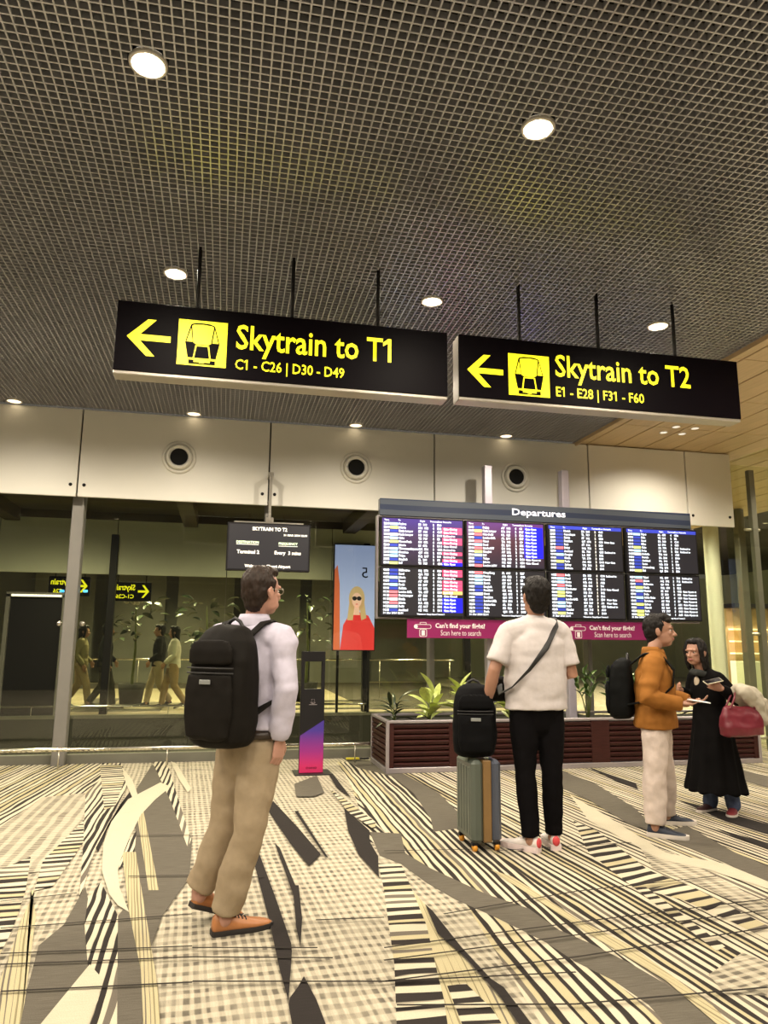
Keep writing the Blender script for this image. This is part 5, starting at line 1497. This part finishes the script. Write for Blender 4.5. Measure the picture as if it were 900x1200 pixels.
B3.trousers(P3, cloth('trousers_pale_pink', (.56, .47, .42), .85), (.004, .014, .026, .032, .032, .034, .038), 10, .010, .0)
NAVY = pm('shoe_navy', (.018, .024, .042), .6, 0, .2, 20); WS2 = pm('shoe_sole_white', (.62, .56, .50), .6)
B3.shoe(P3, B3.J['anR'], (math.cos(R(-38)), math.sin(R(-38)), 0), NAVY, WS2, 0, .30, .03, lace=NAVY)
B3.shoe(P3, B3.J['anL'], (math.cos(R(-14)), math.sin(R(-14)), 0), NAVY, WS2, 0, .30, .03, lace=NAVY)
c3 = B3.hm.lerp(B3.sm, .62) - B3.fw * .25
backpack('backpack', 'black backpack on the back of the man in brown jacket', (c3.x, c3.y, 1.06), -B3.fw, B3.rt, (.29, .19, .47), (cloth('pack_black', (.006, .0065, .0065), .6), NYL2, LOGO), body=B3)
ph = thing('phone', 'white phone held out by the man in brown jacket', 'phone', (3.52, 5.02, .985))
rm = Matrix.Translation((3.500, 5.010, .986)) @ Matrix.Rotation(R(-16), 4, 'Z') @ Matrix.Rotation(R(8), 4, 'Y')
MB().cbox(-.075, .075, -.037, .037, -.004, .004, .002, mat=rm).build('case', pm('phone_white', (.75, .74, .72), .3), ph)
MB().cbox(-.070, .070, -.033, .033, .0035, .0048, .0005, mat=rm).build('screen', em('phone_screen', (.8, .82, .85), .8), ph)

# ---------------------------------------------------------------- woman in black dress
J4 = dict(head=(4.055, 5.80, 1.335), neck=(4.095, 5.80, 1.185), shL=(4.150, 5.665, 1.115), shR=(4.130, 5.950, 1.115), elL=(4.265, 5.570, .945), wrL=(4.065, 5.495, 1.045), elR=(4.120, 6.020, .915), wrR=(3.930, 5.860, 1.010),
          hipL=(4.170, 5.735, .72), hipR=(4.170, 5.875, .72), knL=(4.215, 5.73, .39), knR=(4.19, 5.895, .39), anL=(4.275, 5.74, .075), anR=(4.175, 5.90, .075))
P4 = thing('person', 'woman with long black hair in long black dress facing the man in brown jacket', 'person', (4.18, 5.8, 0))
B4 = Body(J4, .855, (-.93, -.36, .0))
B4.build_skin(P4, SKIN, {'L': (0, (-.95, .2, .25), (.1, .95, .3), (0, .1, 1), 30, 15), 'R': (0, (-.8, -.5, .35), (.3, -.8, .2), (0, 0, 1), 28, 10)})
B4.face(P4); B4.hair(P4, HAIR, 'long', 12)
mb = MB()
B4.torso(mb, .022, 1.0, 1)
hm = B4.hm
mb.tube([B4.hm.lerp(B4.sm, .5), B4.hm + V((0, 0, .10)), B4.hm + V((.0, 0, -.12)), B4.hm + V((.0, 0, -.34)), B4.hm + V((.0, 0, -.535))], [(.150, .115), (.165, .135), (.190, .165), (.225, .200), (.262, .240)], 28, lat=B4.rt, round_ends=False)
for q in 'RL': B4.limb(mb, ['sh' + q, 'el' + q, 'wr' + q], B4.ARM, .022, -.03)
def dressfold(p):
    a = math.atan2(p.y - 5.8, p.x - 4.18); kk = max(0, min(1, (.85 - p.z) / .6))
    return .012 * kk * math.sin(a * 11 + 2 * noise.noise(V((p.x * 3, p.y * 3, p.z * 2)))) + .005 * noise.noise(V((p.x * 7, p.y * 7, p.z * 12)))
dr = link('dress', remesh(mb, .009, 3, dressfold), cloth('dress_black', (.0045, .004, .004), .85), P4)
mb = MB().tube([B4.J['neck'] + B4.rt * .06 + V((0, 0, -.03)), B4.J['neck'] + B4.fw * .062 + B4.rt * .03 + V((0, 0, -.015)), B4.J['neck'] + B4.fw * .066 - B4.rt * .03 + V((0, 0, -.02)), B4.J['neck'] - B4.rt * .065 + V((0, 0, -.03)), B4.J['neck'] - B4.fw * .07 + V((0, 0, .0)), B4.J['neck'] + B4.rt * .066 + V((0, 0, -.03))], .03, 10)
link('scarf', remesh(mb, .008, 2, fold(14, 20, .006, 3)), cloth('scarf_dark_grey', (.045, .048, .045), .85), P4)
MB().ell(V((B4.sm.x, B4.sm.y, 0)) + B4.fw * .094 + V((0, 0, 1.085)), (.016, .032, .05), (B4.fw, B4.rt, V((0, 0, 1))), nu=14, nv=10).build('beige_neckline', cloth('top_beige', (.48, .40, .30)), P4, True)
mb = MB()
for q in 'RL': mb.tube([B4.J['kn' + q], B4.J['kn' + q].lerp(B4.J['an' + q], .5), B4.J['an' + q] + V((0, 0, -.005))], [.066, .062, .060], 14)
link('jeans', remesh(mb, .008, 2, fold(8, 18, .005, 2)), cloth('jeans_blue', (.085, .11, .19), .85, .2), P4)
RSH = pm('shoe_dark_red', (.22, .03, .035), .5); DS = pm('shoe_dark', (.06, .025, .025), .5)
B4.shoe(P4, B4.J['anL'], (-.72, -.69, 0), RSH, WS2, 0, .265, .022)
B4.shoe(P4, B4.J['anR'], (-.95, -.3, 0), DS, WS2, 0, .265, .022)
# phone in her hand
pw = thing('phone', 'thin phone in the raised hand of the woman in black', 'phone', (3.99, 5.49, 1.08))
rm = Matrix.Translation((3.975, 5.482, 1.108)) @ Matrix.Rotation(R(-10), 4, 'Z') @ Matrix.Rotation(R(-12), 4, 'Y') @ Matrix.Rotation(R(20), 4, 'X')
MB().cbox(-.072, .072, -.035, .035, -.004, .004, .002, mat=rm).build('case', pm('phone_case_cream', (.55, .50, .36), .4), pw)
MB().cbox(-.067, .067, -.031, .031, .0035, .0048, .0005, mat=rm).build('screen', M['sign_face'], pw)
# red handbag on her arm
hb = thing('handbag', 'soft dark red handbag hanging from the arm of the woman in black', 'bag', (4.27, 5.47, .70))
rr = []
for (u, w_, d_) in ((0, .72, .6), (.04, .95, .95), (.3, 1.0, 1.0), (.7, .9, .75), (.96, .78, .35), (1, .7, .2)):
    rr.append([V((4.165, 5.42, .675)) + V((.195 * w_ * abs(math.cos(a)) ** .6 * (1 if math.cos(a) > 0 else -1), .075 * d_ * abs(math.sin(a)) ** .6 * (1 if math.sin(a) > 0 else -1), .235 * u)) for a in [2 * math.pi * j / 28 for j in range(28)]])
link('bag_body', remesh(MB().rings(rr), .009, 2, fold(9, 11, .010, 6)), pm('bag_red_leather', (.15, .014, .025), .4, 0, .12, 12), hb)
for yy in (5.41, 5.47):
    MB().tube([(4.05, yy - .02, .895), (4.10, yy - .01, .97), (4.165, (yy + 5.53) / 2, 1.02), (4.23, yy - .01, .97), (4.28, yy - .02, .895)], .008, 8).build('handle', pm('bag_handle_red', (.14, .012, .024), .4), hb, True)
# beige jacket over her arm
mb = MB()
for (a, b, r_) in (((4.20, 5.40, 1.02), (4.38, 5.44, .80), .058), ((4.22, 5.46, 1.03), (4.45, 5.50, .85), .064), ((4.25, 5.55, 1.02), (4.47, 5.54, .92), .058), ((4.20, 5.50, 1.00), (4.34, 5.52, .86), .065)):
    a, b = V(a), V(b)
    mb.tube([a, a.lerp(b, .5) + V((.02, 0, .035)), b], [r_, r_ * 1.1, r_ * .9], 14)
jb = thing('jacket', 'beige cream jacket folded over the arm of the woman in black', 'jacket', (4.37, 5.56, .8))
link('folded_cloth', remesh(mb, .009, 3, fold(9, 16, .016, 8)), cloth('jacket_beige', (.42, .38, .30), .9), jb)

# ---------------------------------------------------------------- reflections of passers-by, built as solid figures beyond the glass
def reflected_walker(label, x, y, heading, h, tops, legs, hair='short', skirt=False, seed=0):
    s_ = h / 1.75; a = R(heading); f = V((math.cos(a), math.sin(a), 0)); l = V((-f.y, f.x, 0)); o = V((x, y, -.015))
    q = lambda fx, ly, z: tuple(o + (f * fx + l * ly + V((0, 0, z))) * s_)
    J = dict(head=q(.02, 0, 1.63), neck=q(0, 0, 1.48), shR=q(0, -.18, 1.42), shL=q(0, .18, 1.42), elR=q(-.06, -.25, 1.13), wrR=q(.10, -.25, .92), elL=q(-.02, .25, 1.13), wrL=q(.18, .22, .98),
             hipR=q(0, -.09, .92), hipL=q(0, .09, .92), knR=q(.16, -.09, .50), knL=q(-.04, .09, .49), anR=q(.22, -.09, .09), anL=q(-.28, .09, .13))
    p = thing('person', label, 'person', tuple(o))
    b = Body(J, s_)
    b.build_skin(p, SKIN, {'R': (0, (.2 * f.x, .2 * f.y, -1), tuple(l), tuple(f), 20, 0), 'L': (0, (.3 * f.x, .3 * f.y, -1), tuple(-l), tuple(f), 20, 0)}, .013, 1)
    b.hair(p, HAIR, hair, seed)
    b.top(p, 'top', tops, .022, 'long', .016, .08, seed, .005, 1.0, .014)
    b.trousers(p, legs, seed=seed)
    for k2, an in (('R', 'anR'), ('L', 'anL')): b.shoe(p, b.J[an], tuple(f), M['black_metal'], SOLE_D, 0 if k2 == 'R' else 18)
    return p


reflected_walker('reflected person in dark jacket, built far behind the glass beside the left mullion', -2.42, 16.6, 0, 1.74, cloth('far_dark_jacket', (.03, .03, .035)), cloth('far_dark_trousers', (.05, .045, .04)), seed=21)
reflected_walker('reflected person in olive coat, built far behind the glass, leftmost of the passers-by', -2.95, 16.9, 0, 1.7, cloth('far_olive_coat', (.22, .19, .10)), cloth('far_tan_trousers', (.30, .22, .13)), 'long', seed=22)
reflected_walker('reflected person in white top, built far behind the glass next to the backpack', -1.02, 16.6, 180, 1.70, cloth('far_white_top', (.55, .52, .45)), cloth('far_brown_trousers', (.28, .19, .11)), 'long', seed=23)
reflected_walker('reflected person in black top, built far behind the glass between two others', -1.36, 17.0, 180, 1.74, cloth('far_black_top', (.02, .02, .02)), cloth('far_beige_trousers', (.35, .28, .19)), seed=24)
